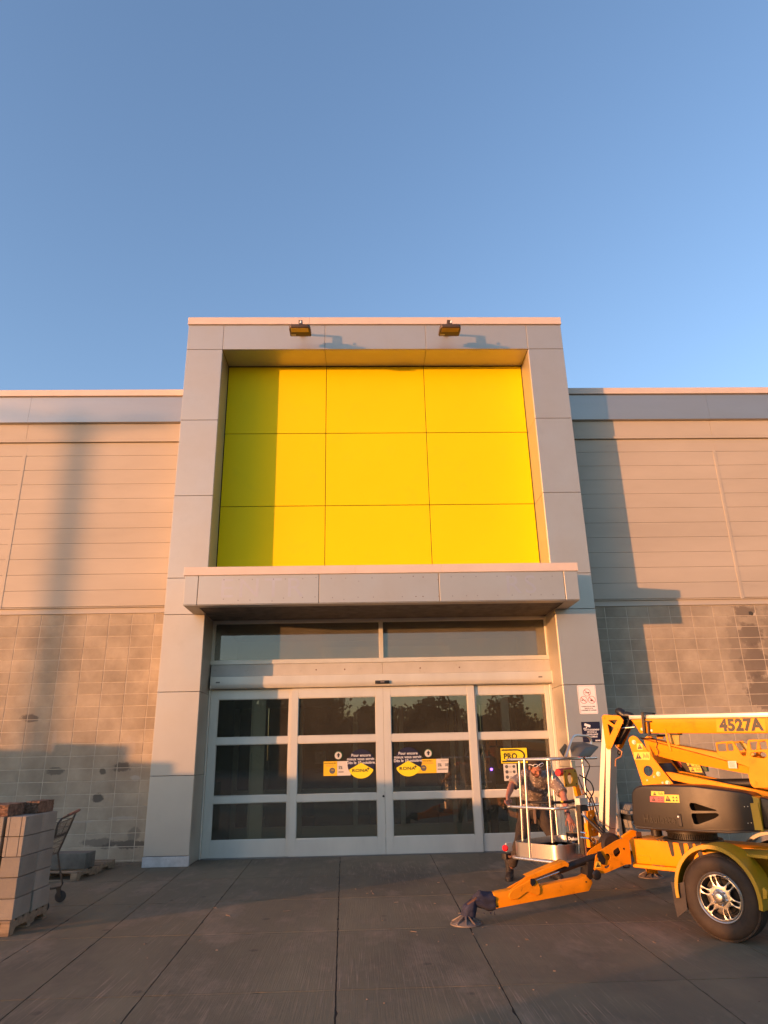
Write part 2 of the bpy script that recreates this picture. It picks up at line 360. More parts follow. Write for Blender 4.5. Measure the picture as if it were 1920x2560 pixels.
# walls of block
def block_wall(x0, x1, jx, name, label=None):
    mb = MB(); H = .2032; B = .4064; top = 4.091; rr = random.Random(11 if x0 < 0 else 12); nrow = 21
    for r in range(nrow):
        z1 = top - r*H - .0055; z0 = top - (r+1)*H + .0055
        if z1 < 0.01: break
        z0 = max(z0, .0)
        k0 = math.floor((x0-jx)/B) - 1
        for k in range(k0, k0 + int((x1-x0)/B) + 4):
            a = jx + k*B + .0065; c = a + B - .013
            a = max(a, x0); c = min(c, x1)
            if c - a < .02: continue
            mb.col = rr.random()
            e = rr.uniform(0, .0025)
            mb.box(a, c, W - e, W+.1, z0, z1)
    o = mb.build(name, M_cmu, store, bevel=.003, seg=1, smooth=0)
    mm_ = MB(); mm_.box(x0, x1, W+.0032, W+.12, 0, top+.002)
    mm_.build('mortar', M_mortar, o, smooth=0)
    return o
spots(M_cmu, [
 (6.98,0,3.98,.26,.12,(.15,.12,.09),.8),(6.99,0,3.55,.26,.20,(.13,.105,.08),.8),(7.0,0,3.02,.27,.32,(.14,.11,.085),.75),(6.98,0,2.5,.28,.38,(.13,.105,.08),.75),(6.72,0,3.2,.20,.7,(.21,.175,.13),.5),(7.45,0,3.1,.25,.9,(.19,.16,.12),.6),(8.9,0,3.3,.30,.9,(.12,.10,.08),.6),
 (-5.98,0,2.28,.17,.075,(.10,.085,.07),.8),(-5.42,0,1.42,.13,.07,(.10,.09,.07),.8),(-4.62,0,1.40,.07,.06,(.09,.08,.06),.9),(-4.28,0,1.46,.17,.09,(.10,.085,.065),.85),(-4.66,0,.99,.09,.07,(.08,.07,.055),.85),
 (-4.05,0,.26,.42,.07,(.09,.075,.06),.8),(-4.6,0,.30,.3,.08,(.10,.085,.07),.6),(-4.0,0,.42,.12,.12,(.11,.1,.08),.5),
 (-4.2,0,.66,.3,.03,(.40,.37,.32),.5),(-4.9,0,.62,.3,.02,(.40,.37,.32),.4),(-4.24,0,1.75,.13,.22,(.42,.37,.30),.5),(-4.05,0,1.28,.1,.05,(.44,.41,.36),.6),(-5.5,0,1.95,.05,.2,(.40,.36,.30),.4),
 (5.9,0,2.2,.5,.1,(.36,.32,.27),.35),(6.6,0,1.9,.4,.12,(.38,.34,.28),.35)])
block_wall(-14, PL+.05, -4.383, 'block_wall')
rw_ = block_wall(PR-.05, 16, 5.950, 'block_wall')
a = MB(); a.prism([(7.035,3.90),(7.10,3.885),(7.15,3.90),(7.155,3.935),(7.11,3.945),(7.09,3.965),(7.04,3.96)], W-.004, W+.0, 'xz'); a.build('hole_shade_plate', M_dark, rw_)  # dark plate stands in for the shade inside the hole
a = MB(); a.prism([(7.10,3.885),(7.16,3.888),(7.165,3.94),(7.13,3.935),(7.12,3.905)], W-.007, W-.003, 'xz'); a.build('lit_hole_rim', M_mortar, rw_)  # pale strip paints the sunlit rim of the hole
# siding above
rows = [7.525,7.245,6.942,6.641,6.339,6.042,5.738,5.438,5.138,4.838,4.537,4.234]
def siding(x0, x1, strip, name):
    mb = MB(); back = W + .03
    for a, c in zip(rows[:-1], rows[1:]):
        mb.prism([(W+.002, c+.0022), (W, c+.008), (W, a-.008), (W+.002, a-.0022), (back, a-.0022), (back, c+.0022)], x0, x1, 'yz')
    mb.box(x0, x1, back-.002, back+.2, 4.09, 8.6)
    o = mb.build(name, M_siding, store, smooth=0)
    s = MB(); sx0, sx1 = strip
    s.box(sx0, sx1, W-.007, W+.01, 4.20, 7.262); s.box(sx1-.008, sx1-.001, W-.0015, W+.01, 7.264, 7.52); s.build('cover_strip', M_siding, o, bevel=.002)
    return o
siding(-14, PL+.05, (-6.835, -6.768), 'siding'); siding(PR-.05, 16, (6.948, 7.012), 'siding')
M_edge = mat('drip_edge', (.20,.175,.15), .6)
for x0, x1 in ((-14, PL+.05), (PR-.05, 16)):
    mb = MB()
    mb.box(x0, x1, W-.045, W+.02, 7.528, 7.585)      # thin trim rail
    mb.prism([(W-.040, 4.215), (W-.040, 4.20), (W-.012, 4.196), (W-.012, 4.115), (W-.020, 4.098), (W+.03, 4.095), (W+.03, 4.222)], x0, x1, 'yz')
    mb.build('trim_rail', M_siding, store, bevel=.003)
    mb = MB()
    for a in ([-13.6,-10.2,-6.818,-3.4] if x0 < 0 else [3.7,6.997,10.4,13.8]):
        pass
    cuts = [c for c in (-10.2,-6.818,6.997,10.4) if x0 < c < x1]; xs = [x0] + cuts + [x1]
    for a, c in zip(xs[:-1], xs[1:]): mb.box(a+.002, c-.002, W-.012, W+.03, 7.60, 7.935)
    mb.build('panel_band', M_siding, store, bevel=.002)
    mb = MB()
    for a, c in zip(xs[:-1], xs[1:]): mb.prism([(W-.075, 7.95), (W-.060, 8.53), (W+.03, 8.53), (W+.03, 7.94), (W-.06, 7.94)], a+.0015, c-.0015, 'yz')
    mb.build('flat_fascia', M_acm2, store)
    mb = MB(); xs2 = [x0, (x0+x1)/2+.9, x1]
    for a, c in zip(xs2[:-1], xs2[1:]): mb.box(a+.001, c-.001, W-.10, W+.35, 8.525, 8.665)
    mb.build('coping', M_coping, store, bevel=.006)
# roof body behind
mb = MB(); mb.box(-14, 16, W+.30, 30, 8.30, 8.35); mb.build('roof', M_dark, store)

# portal: panels with real open seams over a dark backing
portal = MB()
def panel(x0, x1, z0, z1, y0=0.0, th=.03): portal.box(x0+G/2, x1-G/2, y0, y0+th, z0+G/2, z1-G/2)
for (a, c) in ((PL, IL), (IR, PR)):
    for z0, z1 in zip(seams[:-1], seams[1:]):
        if c == IL and z0 < .1: z0 = .15
        panel(a, c, z0, z1)
for a, c in ((IL, -.89), (-.89, 1.138), (1.138, IR)): panel(a, c, 9.231, 9.80)
po = portal.build('portal_panel', M_acm, store, bevel=.004, seg=1)
# outer returns and reveals
sd = MB()
for z0, z1 in zip(seams[:-1], seams[1:]):
    sd.box(PL, PL+.03, .032, W+.2, z0+G/2, z1-G/2); sd.box(PR-.03, PR, .032, W+.2, z0+G/2, z1-G/2)
sd.build('portal_return', M_acm, store, bevel=.003)
rv = MB()
for z0, z1 in zip(seams[:-2], seams[1:-1]):
    lim = Rr if z1 > 4.6 else Dp+.02
    rv.box(IL-.03, IL, .032, lim, z0+G/2, z1-G/2); rv.box(IR, IR+.03, .032, lim, z0+G/2, z1-G/2)
rv.build('portal_reveal', M_acm, store, bevel=.003)
so_ = MB()
for a, c in ((IL, -.89), (-.89, 1.138), (1.138, IR)): so_.box(a+G/2, c-G/2, .032, Rr-.012, 9.231, 9.25)
so_.build('portal_soffit', M_acm, store, bevel=.003)
bk = MB()
bk.box(PL+.032, IL-.032, .035, W+.3, 0, 9.95); bk.box(IR+.032, PR-.032, .035, W+.3, 0, 9.95); bk.box(IL-.03, IR+.03, .035, W+.3, 9.26, 9.95)
bk.box(IL, IR, Rr+.02, W+.3, 4.4, 9.26); bk.box(PL+.03, PR-.03, W+.1, 2.0, 8.6, 9.95)
bk.build('portal_backing', M_gap, store)
cp = MB(); xs = [PL-.012, -1.2, 1.6, PR+.012]
for a, c in zip(xs[:-1], xs[1:]): cp.box(a+.001, c-.001, -.03, 2.1, 9.80, 9.965)
cp.build('coping', M_coping, store, bevel=.005)
# yellow field
yl = MB(); xs = [IL+.008, -.89, 1.138, IR-.008]; zs = [4.45, 6.143, 7.693, 9.225]
for a, c in zip(xs[:-1], xs[1:]):
    for z0, z1 in zip(zs[:-1], zs[1:]): yl.box(a+.006, c-.006, Rr, Rr+.02, z0+.006, z1-.006)
yl.build('yellow_sign_panel', M_yellow, store, bevel=.003)
# plinth of the left pillar
M_plinth = mat('scuffed_plinth', (.50,.50,.49), .5, .3, .12, 6, dirt=((.08,.075,.07), 14, .62, .7, .8))
pb = MB(); pb.box(PL-.004, IL+.006, -.012, .05, .0, .146); pb.box(IR-.006, PR+.004, -.012, .05, .0, .146); pb.build('plinth', M_plinth, store, bevel=.003)

# canopy
CL, CR, CY = -3.12, 3.428, -.762
cf = MB()
xs = [CL+.002, -2.89, -.905, 1.085, 3.188, CR-.002]
for a, c in zip(xs[:-1], xs[1:]): cf.box(a+.005, c-.005, CY, CY+.03, 3.935, 4.43)
for x in (CL, CR-.03): cf.box(x, x+.03, CY+.032, -.002, 3.935, 4.43)
cfo = cf.build('canopy_fascia', M_acm, store, bevel=.004)
cu_ = MB()
for a, c in ((CL, CR),): cu_.box(a+.01, c-.01, CY+.012, CY+.20, 3.925, 3.932)
cu_.box(CL+.01, CL+.22, CY+.20, -.002, 3.925, 3.932); cu_.box(CR-.22, CR-.01, CY+.20, -.002, 3.925, 3.932)
cu_.build('canopy_underside_band', M_acm, store)
cb = MB(); cb.box(CL+.03, CR-.03, CY+.034, -.003, 3.96, 4.45); cb.build('canopy_core', M_gap, store)
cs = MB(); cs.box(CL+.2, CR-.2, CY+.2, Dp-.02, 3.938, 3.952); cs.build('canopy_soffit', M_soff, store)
cc = MB(); xs = [CL-.014, -.3, 1.15, CR+.014]
for a, c in zip(xs[:-1], xs[1:]): cc.box(a+.0008, c-.0008, CY-.02, -.001, 4.42, 4.562)
cc.box(IL+.01, IR-.01, .0, Rr-.003, 4.40, 4.555)
cc.build('canopy_coping', M_coping, store, bevel=.005)
# bolt holes and ghost marks where letters were taken off the fascia
M_hole = mat('rusty_hole', (.22,.13,.10), .8, 0, .3, 60)
M_hole2 = mat('filled_hole', (.33,.29,.27), .7, 0, .2, 60)
hb = MB(); hc = MB(); rr = random.Random(5)
for x in (-2.48,-2.24,-2.02,-1.66,-1.47,-1.16,-.97,-.69,-.48,-.24,-.02,.46,.68,.83,1.05,1.30,1.52,1.73,2.06,2.30,2.58,2.78,2.98):
    for z in (4.345, 4.02):
        t = hb if x in (.68,.83) else hc
        zz = z + (rr.uniform(-.06,.02) if rr.random() < .3 else 0); xx = x + rr.uniform(-.02,.02)
        t.lathe([(.0,0),(.009,-.0006),(.010,.001)], (xx, CY-.0012, zz), (0,-1,0), 10)
hb.build('rusty_bolt_hole', M_hole, cfo); hc.build('filled_bolt_hole', M_hole2, cfo)
M_ghost = mat('ghost_lettering', (.505,.477,.458), .50, .74, .02)
text_mesh('ENTR', .46, 'ghost_lettering', M_ghost, cfo, face_M(-1.85, CY-.0006, 4.185), thick=.0004, sx=1.05, space=1.25)
text_mesh('RS', .44, 'ghost_lettering', M_ghost, cfo, face_M(2.45, CY-.0006, 4.185), thick=.0004, sx=1.05, space=1.2)

# ------------------------------------------------------------------ entrance front
fr = MB()
fr.box(IL, IR, .70, .80, 3.882, 3.945); fr.box(IL, IR, .68, .80, 3.145, 3.221)
for a, c in ((IL, -2.867), (.105, .182), (3.172, IR)): fr.box(a, c, .702, .80, 3.2215, 3.8815)
tf = fr.build('transom_frame', M_alu, store, bevel=.003)
M_tglass = glass('transom_glass', (.50,.52,.44), 2.4, .03, .0002, .27)
tg = MB(); tg.box(-2.867, .105, .756, .762, 3.221, 3.882); tg.box(.182, 3.172, .756, .762, 3.221, 3.882); tg.build('transom_pane', M_tglass, store)
M_slip = mat('faded_panel', (.50,.49,.45), .5, .1, .05, 3, dirt=((.22,.2,.17), 8, .6, .8, .5))
f2 = MB(); 
for a, c in ((-2.905, .16), (.161, 3.21)): f2.box(a, c-.002, .695, .80, 2.935, 3.142)
f2o = f2.build('header_panel', M_slip, store, bevel=.003)
hb2 = MB()
for x in (-1.03,-.52,.84,1.55): hb2.lathe([(0,0),(.014,-.001),(.012,.002)], (x, .6936, 3.03), (0,-1,0), 12)
hb2.build('rust_stain', M_hole, f2o)
hd = MB(); hd.prism([(.60,2.745),(.595,2.80),(.60,2.925),(.70,2.93),(.80,2.93),(.80,2.72),(.62,2.72)], -2.872, 3.19, 'yz'); hd.box(-2.885,-2.872,.594,.80,2.71,2.935); hd.box(3.19,3.225,.594,.80,2.71,2.935)
hdo = hd.build('door_header', M_alu, store, bevel=.003)
sn = MB(); sn.box(.02, .275, .565, .599, 2.755, 2.812); sno = sn.build('motion_sensor', M_black, store, bevel=.008, seg=2)
sn = MB(); sn.box(.115, .185, .560, .564, 2.775, 2.797); sn.build('sensor_window', mat('sensor_lens', (.25,.22,.2), .3), sno)
for x in (-2.75, 2.98):
    bd = MB(); bd.box(x-.035, x+.035, .5925, .5955, 2.815, 2.838); bd.build('maker_plate', mat('plate_grey', (.16,.15,.14), .5), hdo)
# jambs
jb = MB(); jb.box(IL+.002, -2.893, .70, .80, 0, 2.71); jb.box(3.205-.006-.05, 3.197, .70, .80, 0, 2.71); jb.build('door_jamb', M_alu, store, bevel=.003)
M_glass = glass('door_glass', (.74,.73,.66), 1.8, .0, .0002, .085)
def leaf(name, x0, x1, px0, px1, y0, y1, parent, extra=()):
    """an aluminium door leaf: stiles, four rails and three panes"""
    zr = [(0.012,.272),(.848,.957),(1.788,1.901),(2.550,2.712)]
    mb = MB(); mb.box(x0, px0, y0, y1, .012, 2.712); mb.box(px1, x1, y0, y1, .012, 2.712)
    for a, c in zr: mb.box(px0+.0003, px1-.0003, y0+.0015, y1-.0015, a, c)
    # glazing beads
    for (a, c) in ((.272,.848),(.957,1.788),(1.901,2.550)):
        mb.box(px0, px0+.012, y0+.012, y1-.004, a, c); mb.box(px1-.012, px1, y0+.012, y1-.004, a, c)
        mb.box(px0+.012, px1-.012, y0+.012, y1-.004, a, a+.012); mb.box(px0+.012, px1-.012, y0+.012, y1-.004, c-.012, c)
    o = mb.build(name, M_alu, parent, bevel=.0025)
    for (a, c) in ((.272,.848),(.957,1.788),(1.901,2.550)):
        gm = MB(); ym = (y0+y1)/2+.008; gm.box(px0+.011, px1-.011, ym, ym+.006, a+.011, c-.011); gm.build('pane', M_glass, o)
    return o
leaf('sidelight', -2.890, -1.462, -2.757, -1.503, .748, .795, store)
leaf('sidelight', 1.800, 3.147, 1.812, 3.076, .748, .795, store)
d1 = leaf('sliding_door', -1.458, .1585, -1.340, .029, .700, .742, store)
d2 = leaf('sliding_door', .1625, 1.790, .290, 1.660, .700, .742, store)
lk = MB(); lk.lathe([(.0,.012),(.016,.012),(.019,.004),(.019,0)], (.135, .699, .905), (0,-1,0), 16); lk.build('lock', M_black, d1)
tr = MB(); tr.box(-2.89, 3.147, .66, .80, .0, .010); tr.build('threshold', mat('threshold_metal', (.2,.19,.18), .5, .6), store)
# stickers on the doors
M_navy = mat('navy_vinyl', (.006,.007,.030), .6, 0, .02); M_yel = mat('yellow_vinyl', (.85,.68,.01), .45, 0, .02)
M_ink = mat('black_ink', (.012,.012,.012), .5); M_cream = mat('cream_paper', (.62,.58,.50), .6, 0, .03); M_green = mat('green_vinyl', (.03,.10,.04), .5)
M_amber = mat('amber_vinyl', (.80,.50,.012), .5, 0, .02); M_grey = mat('grey_print', (.10,.10,.10), .6)
def disc(mb, x, z, r, y, n=40, t=.001): return mb.prism(circ(x, z, r, n), y, y+t, 'xz')
def door_sticker(cx, cz, door, y):
    r = .236; a = MB(); disc(a, cx, cz, r, y); so2 = a.build('opening_date_sticker', M_navy, door)
    text_mesh('Pour encore\nmieux vous servir.\nDès le 10 octobre.', .066, 'lettering', M_white, so2, face_M(cx, y-.001, cz+.075), thick=.0006, bold=.0007, line=.90)
    pts = [(cx-.205, cz-.095), (cx, cz+.015), (cx+.205, cz-.095)] + [(cx+r*math.cos(R_(t)), cz+r*math.sin(R_(t))*1.0-.004) for t in range(-28, -153, -8)]
    k = MB(); k.prism(pts, y-.0022, y-.0012, 'xz'); k.build('yellow_badge', M_yel, so2)
    text_mesh('RONA', .070, 'lettering', M_ink, so2, face_M(cx-.022, y-.003, cz-.112), thick=.0006, bold=.0018, sx=1.30, space=1.08)
    text_mesh('+', .085, 'lettering', M_ink, so2, face_M(cx+.122, y-.003, cz-.088), thick=.0006, bold=.003)
def arrow_sticker(x, z, door, y):
    a = MB(); disc(a, x, z, .072, y); g1 = a.build('arrow_sticker', M_green, door)
    a = MB(); disc(a, x-.004, z-.004, .060, y-.0012); a.build('sticker_disc', M_cream, g1)
    a = MB(); a.prism([(x,z+.042),(x+.033,z-.002),(x+.014,z-.002),(x+.014,z-.034),(x-.014,z-.034),(x-.014,z-.002),(x-.033,z-.002)], y-.0024, y-.0014, 'xz'); a.build('arrow', M_ink, g1)
def promo(x0, x1, z0, z1, door, y, flip, badge_x, full):
    xm = x0 + (.36 if flip else .235)
    a = MB(); a.prism([(x0,z0),(x1-(.02 if full else 0),z0),(x1,z1),(x0,z1)], y, y+.001, 'xz'); o = a.build('promotion_sticker', M_cream, door)
    a = MB(); a.box(x0, xm, y-.0012, y-.0002, z0, z1); a.build('yellow_half', M_amber, o)
    text_mesh('VOUS ÊTES UN PRO ?', .030, 'lettering', M_ink, o, face_M((x0+xm)/2, y-.002, z1-.032), thick=.0004, sx=.80, bold=.0004)
    a = MB(); disc(a, badge_x, z0+.082, .05, y-.0022); a.build('round_badge', M_grey, o)
    text_mesh('100$', .026, 'lettering', M_amber, o, face_M(badge_x, y-.003, z0+.09), thick=.0004)
    a = MB()
    for q in (0,1): a.box(x0+.04, xm-.05, y-.002, y-.0012, z1-.062-q*.016, z1-.058-q*.016)
    px = xm + .02
    text_mesh('5%', .070, 'lettering', M_ink, o, face_M(px+.035, y-.002, (z0+z1)/2+.012), thick=.0004, bold=.001, sx=.8)
    if full:
        text_mesh('10%', .070, 'lettering', M_ink, o, face_M(px+.17, y-.002, (z0+z1)/2+.012), thick=.0004, bold=.001, sx=.8)
        a.box(px, px+.17, y-.002, y-.001, z0+.052, z0+.066)
        for q in range(2): a.box(px+.06, px+.19, y-.002, y-.001, z1-.024-q*.014, z1-.020-q*.014)
    else: a.box(px, px+.09, y-.002, y-.001, z0+.052, z0+.066)
    a.build('small_print', M_grey, o)
ys = .7185
door_sticker(-.240, 1.432, d1, ys); door_sticker(.575, 1.448, d2, ys)
promo(-.885, -.42, 1.245, 1.478, d1, ys+.002, False, -.735, False); promo(.70, 1.277, 1.255, 1.482, d2, ys+.002, True, .838, True)
arrow_sticker(-.630, 1.575, d1, ys); arrow_sticker(.928, 1.580, d2, ys)

# ------------------------------------------------------------------ vestibule seen through the glass
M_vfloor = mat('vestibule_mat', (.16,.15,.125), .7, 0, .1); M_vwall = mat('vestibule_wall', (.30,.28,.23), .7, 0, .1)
M_frin = mat('inner_frame', (.66,.66,.58), .5, .2, .05)
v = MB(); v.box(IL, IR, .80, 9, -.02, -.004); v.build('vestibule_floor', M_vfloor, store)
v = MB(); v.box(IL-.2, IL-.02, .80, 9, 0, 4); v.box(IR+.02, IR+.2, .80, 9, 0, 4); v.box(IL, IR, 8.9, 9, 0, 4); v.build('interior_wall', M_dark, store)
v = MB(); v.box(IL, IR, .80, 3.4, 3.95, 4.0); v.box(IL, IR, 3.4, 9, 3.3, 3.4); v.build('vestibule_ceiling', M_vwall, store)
v = MB(); v.box(-.95, 1.45, 1.20, 1.22, 3.30, 3.50); v.build('hanging_sign_back', mat('pale_board', (.55,.53,.44), .6), store)
v = MB(); v.box(IL, IR, 3.3, 3.42, 2.55, 3.95); v.build('bulkhead', mat('bulkhead_panel', (.22,.23,.20), .6), store)
v = MB()
for x in (-2.9,-1.72,-1.56,-.42,.55,1.62,1.80,2.95): v.box(x, x+.10, 3.3, 3.38, 0, 2.549)
for z0, z1 in ((.0,.24),(.86,.94),): v.box(-2.8, 3.05, 3.31, 3.37, z0, z1)
v.box(-1.72,-1.46, 3.24, 3.30, 0, 2.5)
v.build('inner_door_frame', M_frin, store, bevel=.003)
v = MB(); v.box(-2.14,-1.92,.81,.88,0,3.0); v.box(2.28,2.42,.86,.93,0,3.0); v.build('inner_post', M_frin, store, bevel=.003)
v = MB(); v.box(-2.40,-1.87,.825,.875,.16,.24); v.box(-2.17,-2.15,.815,.875,.25,3.0); v.build('inner_rail', M_frin, store, bevel=.003)
v = MB()
for k, (x, s, h) in enumerate(((-2.1,.7,1.5),(-.9,.9,1.2),(.3,.7,1.6),(1.2,.8,1.1),(2.4,.6,1.9))):
    v.box(x-s/2, x+s/2, 5.2+k*.3, 5.8+k*.3, 0, h)
    v.box(x-s/2-.03, x+s/2+.03, 5.15+k*.3, 5.82+k*.3, h*.5, h*.5+.03)
v.build('display_shelf', mat('shelf_board', (.10,.09,.07), .7, 0, .3, 4), store)
v = MB(); v.box(-2.45,-2.25,4.0,4.1,.6,1.5); v.box(-1.2,-.98,3.20,3.22,1.42,1.66); v.build('notice_board', mat('notice_paper', (.30,.31,.28), .6, 0, .3, 20), store)
# lit strip lamp high inside the canopy recess and the sensor light by the till are seen lit in the photograph
M_blue = mat('blue_indicator', (.02,.01,.2), .4, emit=((.18,.06,1.0), 6))
v = MB(); v.ball((2.12, 1.35, 1.28), .022); v.build('indicator_light', M_blue, store)
v = MB(); v.box(2.05,2.19,1.36,1.46,0,1.55); v.build('security_gate', mat('gate_post', (.12,.11,.10), .4), store, bevel=.03, seg=3)
v = MB(); v.tube([(1.2,1.3,.95),(1.2,1.24,1.1),(1.2,1.22,1.35),(1.2,1.24,1.55),(1.2,1.3,1.68)], .014, 8); v.tube([(1.98,1.3,.2),(1.98,1.24,1.0),(1.98,1.3,1.7)], .012, 8); v.build('pull_handle', mat('chrome_bar', (.7,.66,.6), .2, 1), store)
# PRO poster standing inside behind the glass
ps = empty('pro_poster', (2.43, .7625, 0), 'yellow poster reading PRO taped on the right hand sidelight glass above a notice', 'poster')
a = MB(); a.box(-.23, .23, 0, .004, 1.385, 1.632); pso = a.build('poster_board', M_yel, ps)
a = MB(); pts = arc(.045, 1.508, .150, -90, 90, 14, .106); inn = arc(.045, 1.508, .122, 90, -90, 14, .082)
a.prism([(-.215,1.402)] + pts + [(-.215,1.614)] + [(-.215,1.590)] + inn + [(-.215,1.426)], -.0022, -.001, 'xz'); a.build('letter_outline', M_ink, pso)
text_mesh('PRO', .125, 'lettering', M_ink, pso, face_M(-.065, -.002, 1.495), thick=.0005, bold=.003)
a = MB()
for q in range(2): a.box(-.17, .02, -.002, -.001, 1.565-q*.018, 1.570-q*.018)
a.build('small_print', M_ink, pso)
a = MB(); a.box(-.20, .03, .0, .003, 1.10, 1.375); nb = a.build('notice_sheet', M_cream, ps)
a = MB()
for q in range(3): disc(a, -.145, 1.33-q*.085, .028, -.002); disc(a, -.02, 1.33-q*.085, .024, -.002)
a.build('notice_dot', M_grey, nb)
a = MB()
for q in range(3):
    for w_ in range(2): a.box(-.105, -.06, -.002, -.001, 1.335-q*.085-w_*.016, 1.340-q*.085-w_*.016)
a.build('notice_text', M_grey, nb)

# ------------------------------------------------------------------ pillar signs
s1 = empty('no_smoking_sign', (3.595, -.004, 2.378), 'white no smoking sign with three red rings on the right pillar', 'sign')
a = MB(); a.prism(rrect(-.157,.157,-.236,.236,.022), -.003, 0, 'xz'); s1b = a.build('sign_plate', M_white, s1)
M_red = mat('red_print', (.55,.10,.08), .5); M_brown = mat('brown_print', (.16,.06,.04), .5)
a = MB(); a.prism(rrect(-.146,.146,-.225,.225,.018), -.0042, -.0032, 'xz', holes=[rrect(-.143,.143,-.222,.222,.016)]); a.build('border_line', M_red, s1b)
ic = MB(); rg = MB()
for cx, cz in ((.0,.115),(-.068,-.005),(.068,-.005)):
    rg.prism(circ(cx,cz,.062,32), -.0052, -.0043, 'xz', holes=[circ(cx,cz,.056,32)])
    c45 = .0410; w_ = .003
    rg.prism([(cx-c45-w_,cz+c45-w_),(cx-c45+w_,cz+c45+w_),(cx+c45+w_,cz-c45+w_),(cx+c45-w_,cz-c45-w_)], -.0060, -.0054, 'xz')
ic.box(-.040,.035,-.0050,-.0043,.106,.114); ic.box(.012,.040,-.0052,-.0051,.106,.121)
ic.box(-.108,-.03,-.0050,-.0043,-.012,-.005); ic.box(-.108,-.082,-.0052,-.0051,-.016,-.001)
for ang, ln in ((90,.042),(52,.038),(128,.038),(20,.032),(160,.032)):
    dx, dz = math.cos(R_(ang)), math.sin(R_(ang)); bx, bz = .068, -.028
    ic.prism([(bx,bz),(bx+dx*ln*.5-dz*.008,bz+dz*ln*.5+dx*.008),(bx+dx*ln,bz+dz*ln),(bx+dx*ln*.5+dz*.008,bz+dz*ln*.5-dx*.008)], -.0050, -.0043, 'xz')
ic.build('crossed_pictogram', M_brown, s1b); rg.build('red_ring', M_red, s1b)
text_mesh('INTERDICTION DE FUMER,\nVAPOTER ET DE\nCONSOMMER DU CANNABIS', .0245, 'lettering', M_brown, s1b, face_M(0,-.0045,-.145), thick=.0004, sx=.80, bold=.0003, line=1.25)
s2 = empty('camera_warning_sign', (3.595, -.004, 1.856), 'navy blue surveillance camera sign below the white sign on the right pillar', 'sign')
a = MB(); a.box(-.155,.155,-.003,0,-.162,.162); s2b = a.build('sign_plate', M_navy, s2)
a = MB()
Mx = Matrix.Translation((-.055,0,.105)) @ Matrix.Rotation(R_(18), 4, 'Y')
a.prism(rrect(-.052,.052,-.021,.021,.010), -.0048, -.0036, 'xz', M=Mx)
a.prism([(-.125,.060),(-.118,.066),(-.085,.066),(-.075,.085),(-.062,.080),(-.075,.056),(-.118,.056),(-.118,.044),(-.125,.044),(-.125,.078),(-.118,.078)][0:9], -.0048, -.0036, 'xz')
a.build('camera_pictogram', M_white, s2b)
text_mesh('CET ÉTABLISSEMENT\nEST SOUS LA\nSURVEILLANCE\nDE CAMÉRAS', .034, 'lettering', M_white, s2b, face_M(.01,-.0042,-.022), thick=.0004, sx=.82, bold=.0010, line=1.08)
text_mesh('RONA', .030, 'lettering', M_white, s2b, face_M(.095,-.0042,-.138), thick=.0004, bold=.0016)
a = MB(); a.box(-.15,.15,-.0045,-.0036,-.117,-.1155); a.build('rule', M_grey, s2b)
# ------------------------------------------------------------------ floodlights
M_lamp = mat('bronze_housing', (.075,.052,.035), .5, .2); M_lens = mat('led_lens', (.55,.36,.12), .25, 0, .1, 30)
def flood(x, lit, label):
    e = empty('floodlight', (x, -.03, 9.72), label, 'floodlight', group='floodlights over the sign field')
    a = MB(); a.box(-.03,.03,-.40,.028,-.165,-.125); a.box(-.05,.05,-.004,.028,-.19,-.09); a.box(-.035,.035,-.44,-.36,-.33,-.13)
    a.build('arm', M_lamp, e)
    Mt = Matrix.Translation((0,-.44,-.40)) @ Matrix.Rotation(R_(5), 4, 'X')
    a = MB(); a.prism(rpoly([(-.205,.15),(.205,.15),(.205,-.12),(.18,-.205),(-.18,-.205),(-.205,-.12)],.03), -.02, .055, 'xy', M=Mt); a.box(-.12,.12,-.05,.16,.055,.085, Mt); a.build('housing', M_lamp, e, bevel=.012, seg=2)
    a = MB(); a.box(-.165,.165,-.185,-.035,-.027,-.021, Mt); ln = a.build('lens', M_lens if lit else mat('led_lens_dark', (.28,.15,.06), .3), e, bevel=.003)
    a = MB()
    if lit:
        for i in range(5): a.lathe([(0,.004),(.012,.003),(.022,0)], Mt @ Vector((-.12+i*.06, -.11, -.0275)), Mt.to_3x3() @ Vector((0,0,-1)), 12)
        a.build('diode', M_lens, ln)
    a = MB(); a.box(-.18,-.09,.06,.11,-.0212,-.0204, Mt); a.build('rating_label', M_cream, e)
    a = MB(); a.lathe([(.0,.06),(.016,.055),(.02,.02),(.02,0)], (.02,-.60,-.32), (0,0,1), 12); a.build('photocell', M_white, e)
flood(-1.34, True, 'floodlight on the top of the portal left of the middle, with a yellowed lens')
flood(1.56, False, 'floodlight on the top of the portal right of the middle, with a dark brown lens')
# small box at the foot of the siding beside the portal
a = MB(); a.box(3.919,3.985,.40,.52,4.02,4.26); a.build('junction_box', M_alu, store, bevel=.004)
a = MB(); a.box(-3.70,-3.627,.45,.55,4.16,4.40); a.build('junction_box', M_siding, store, bevel=.004)

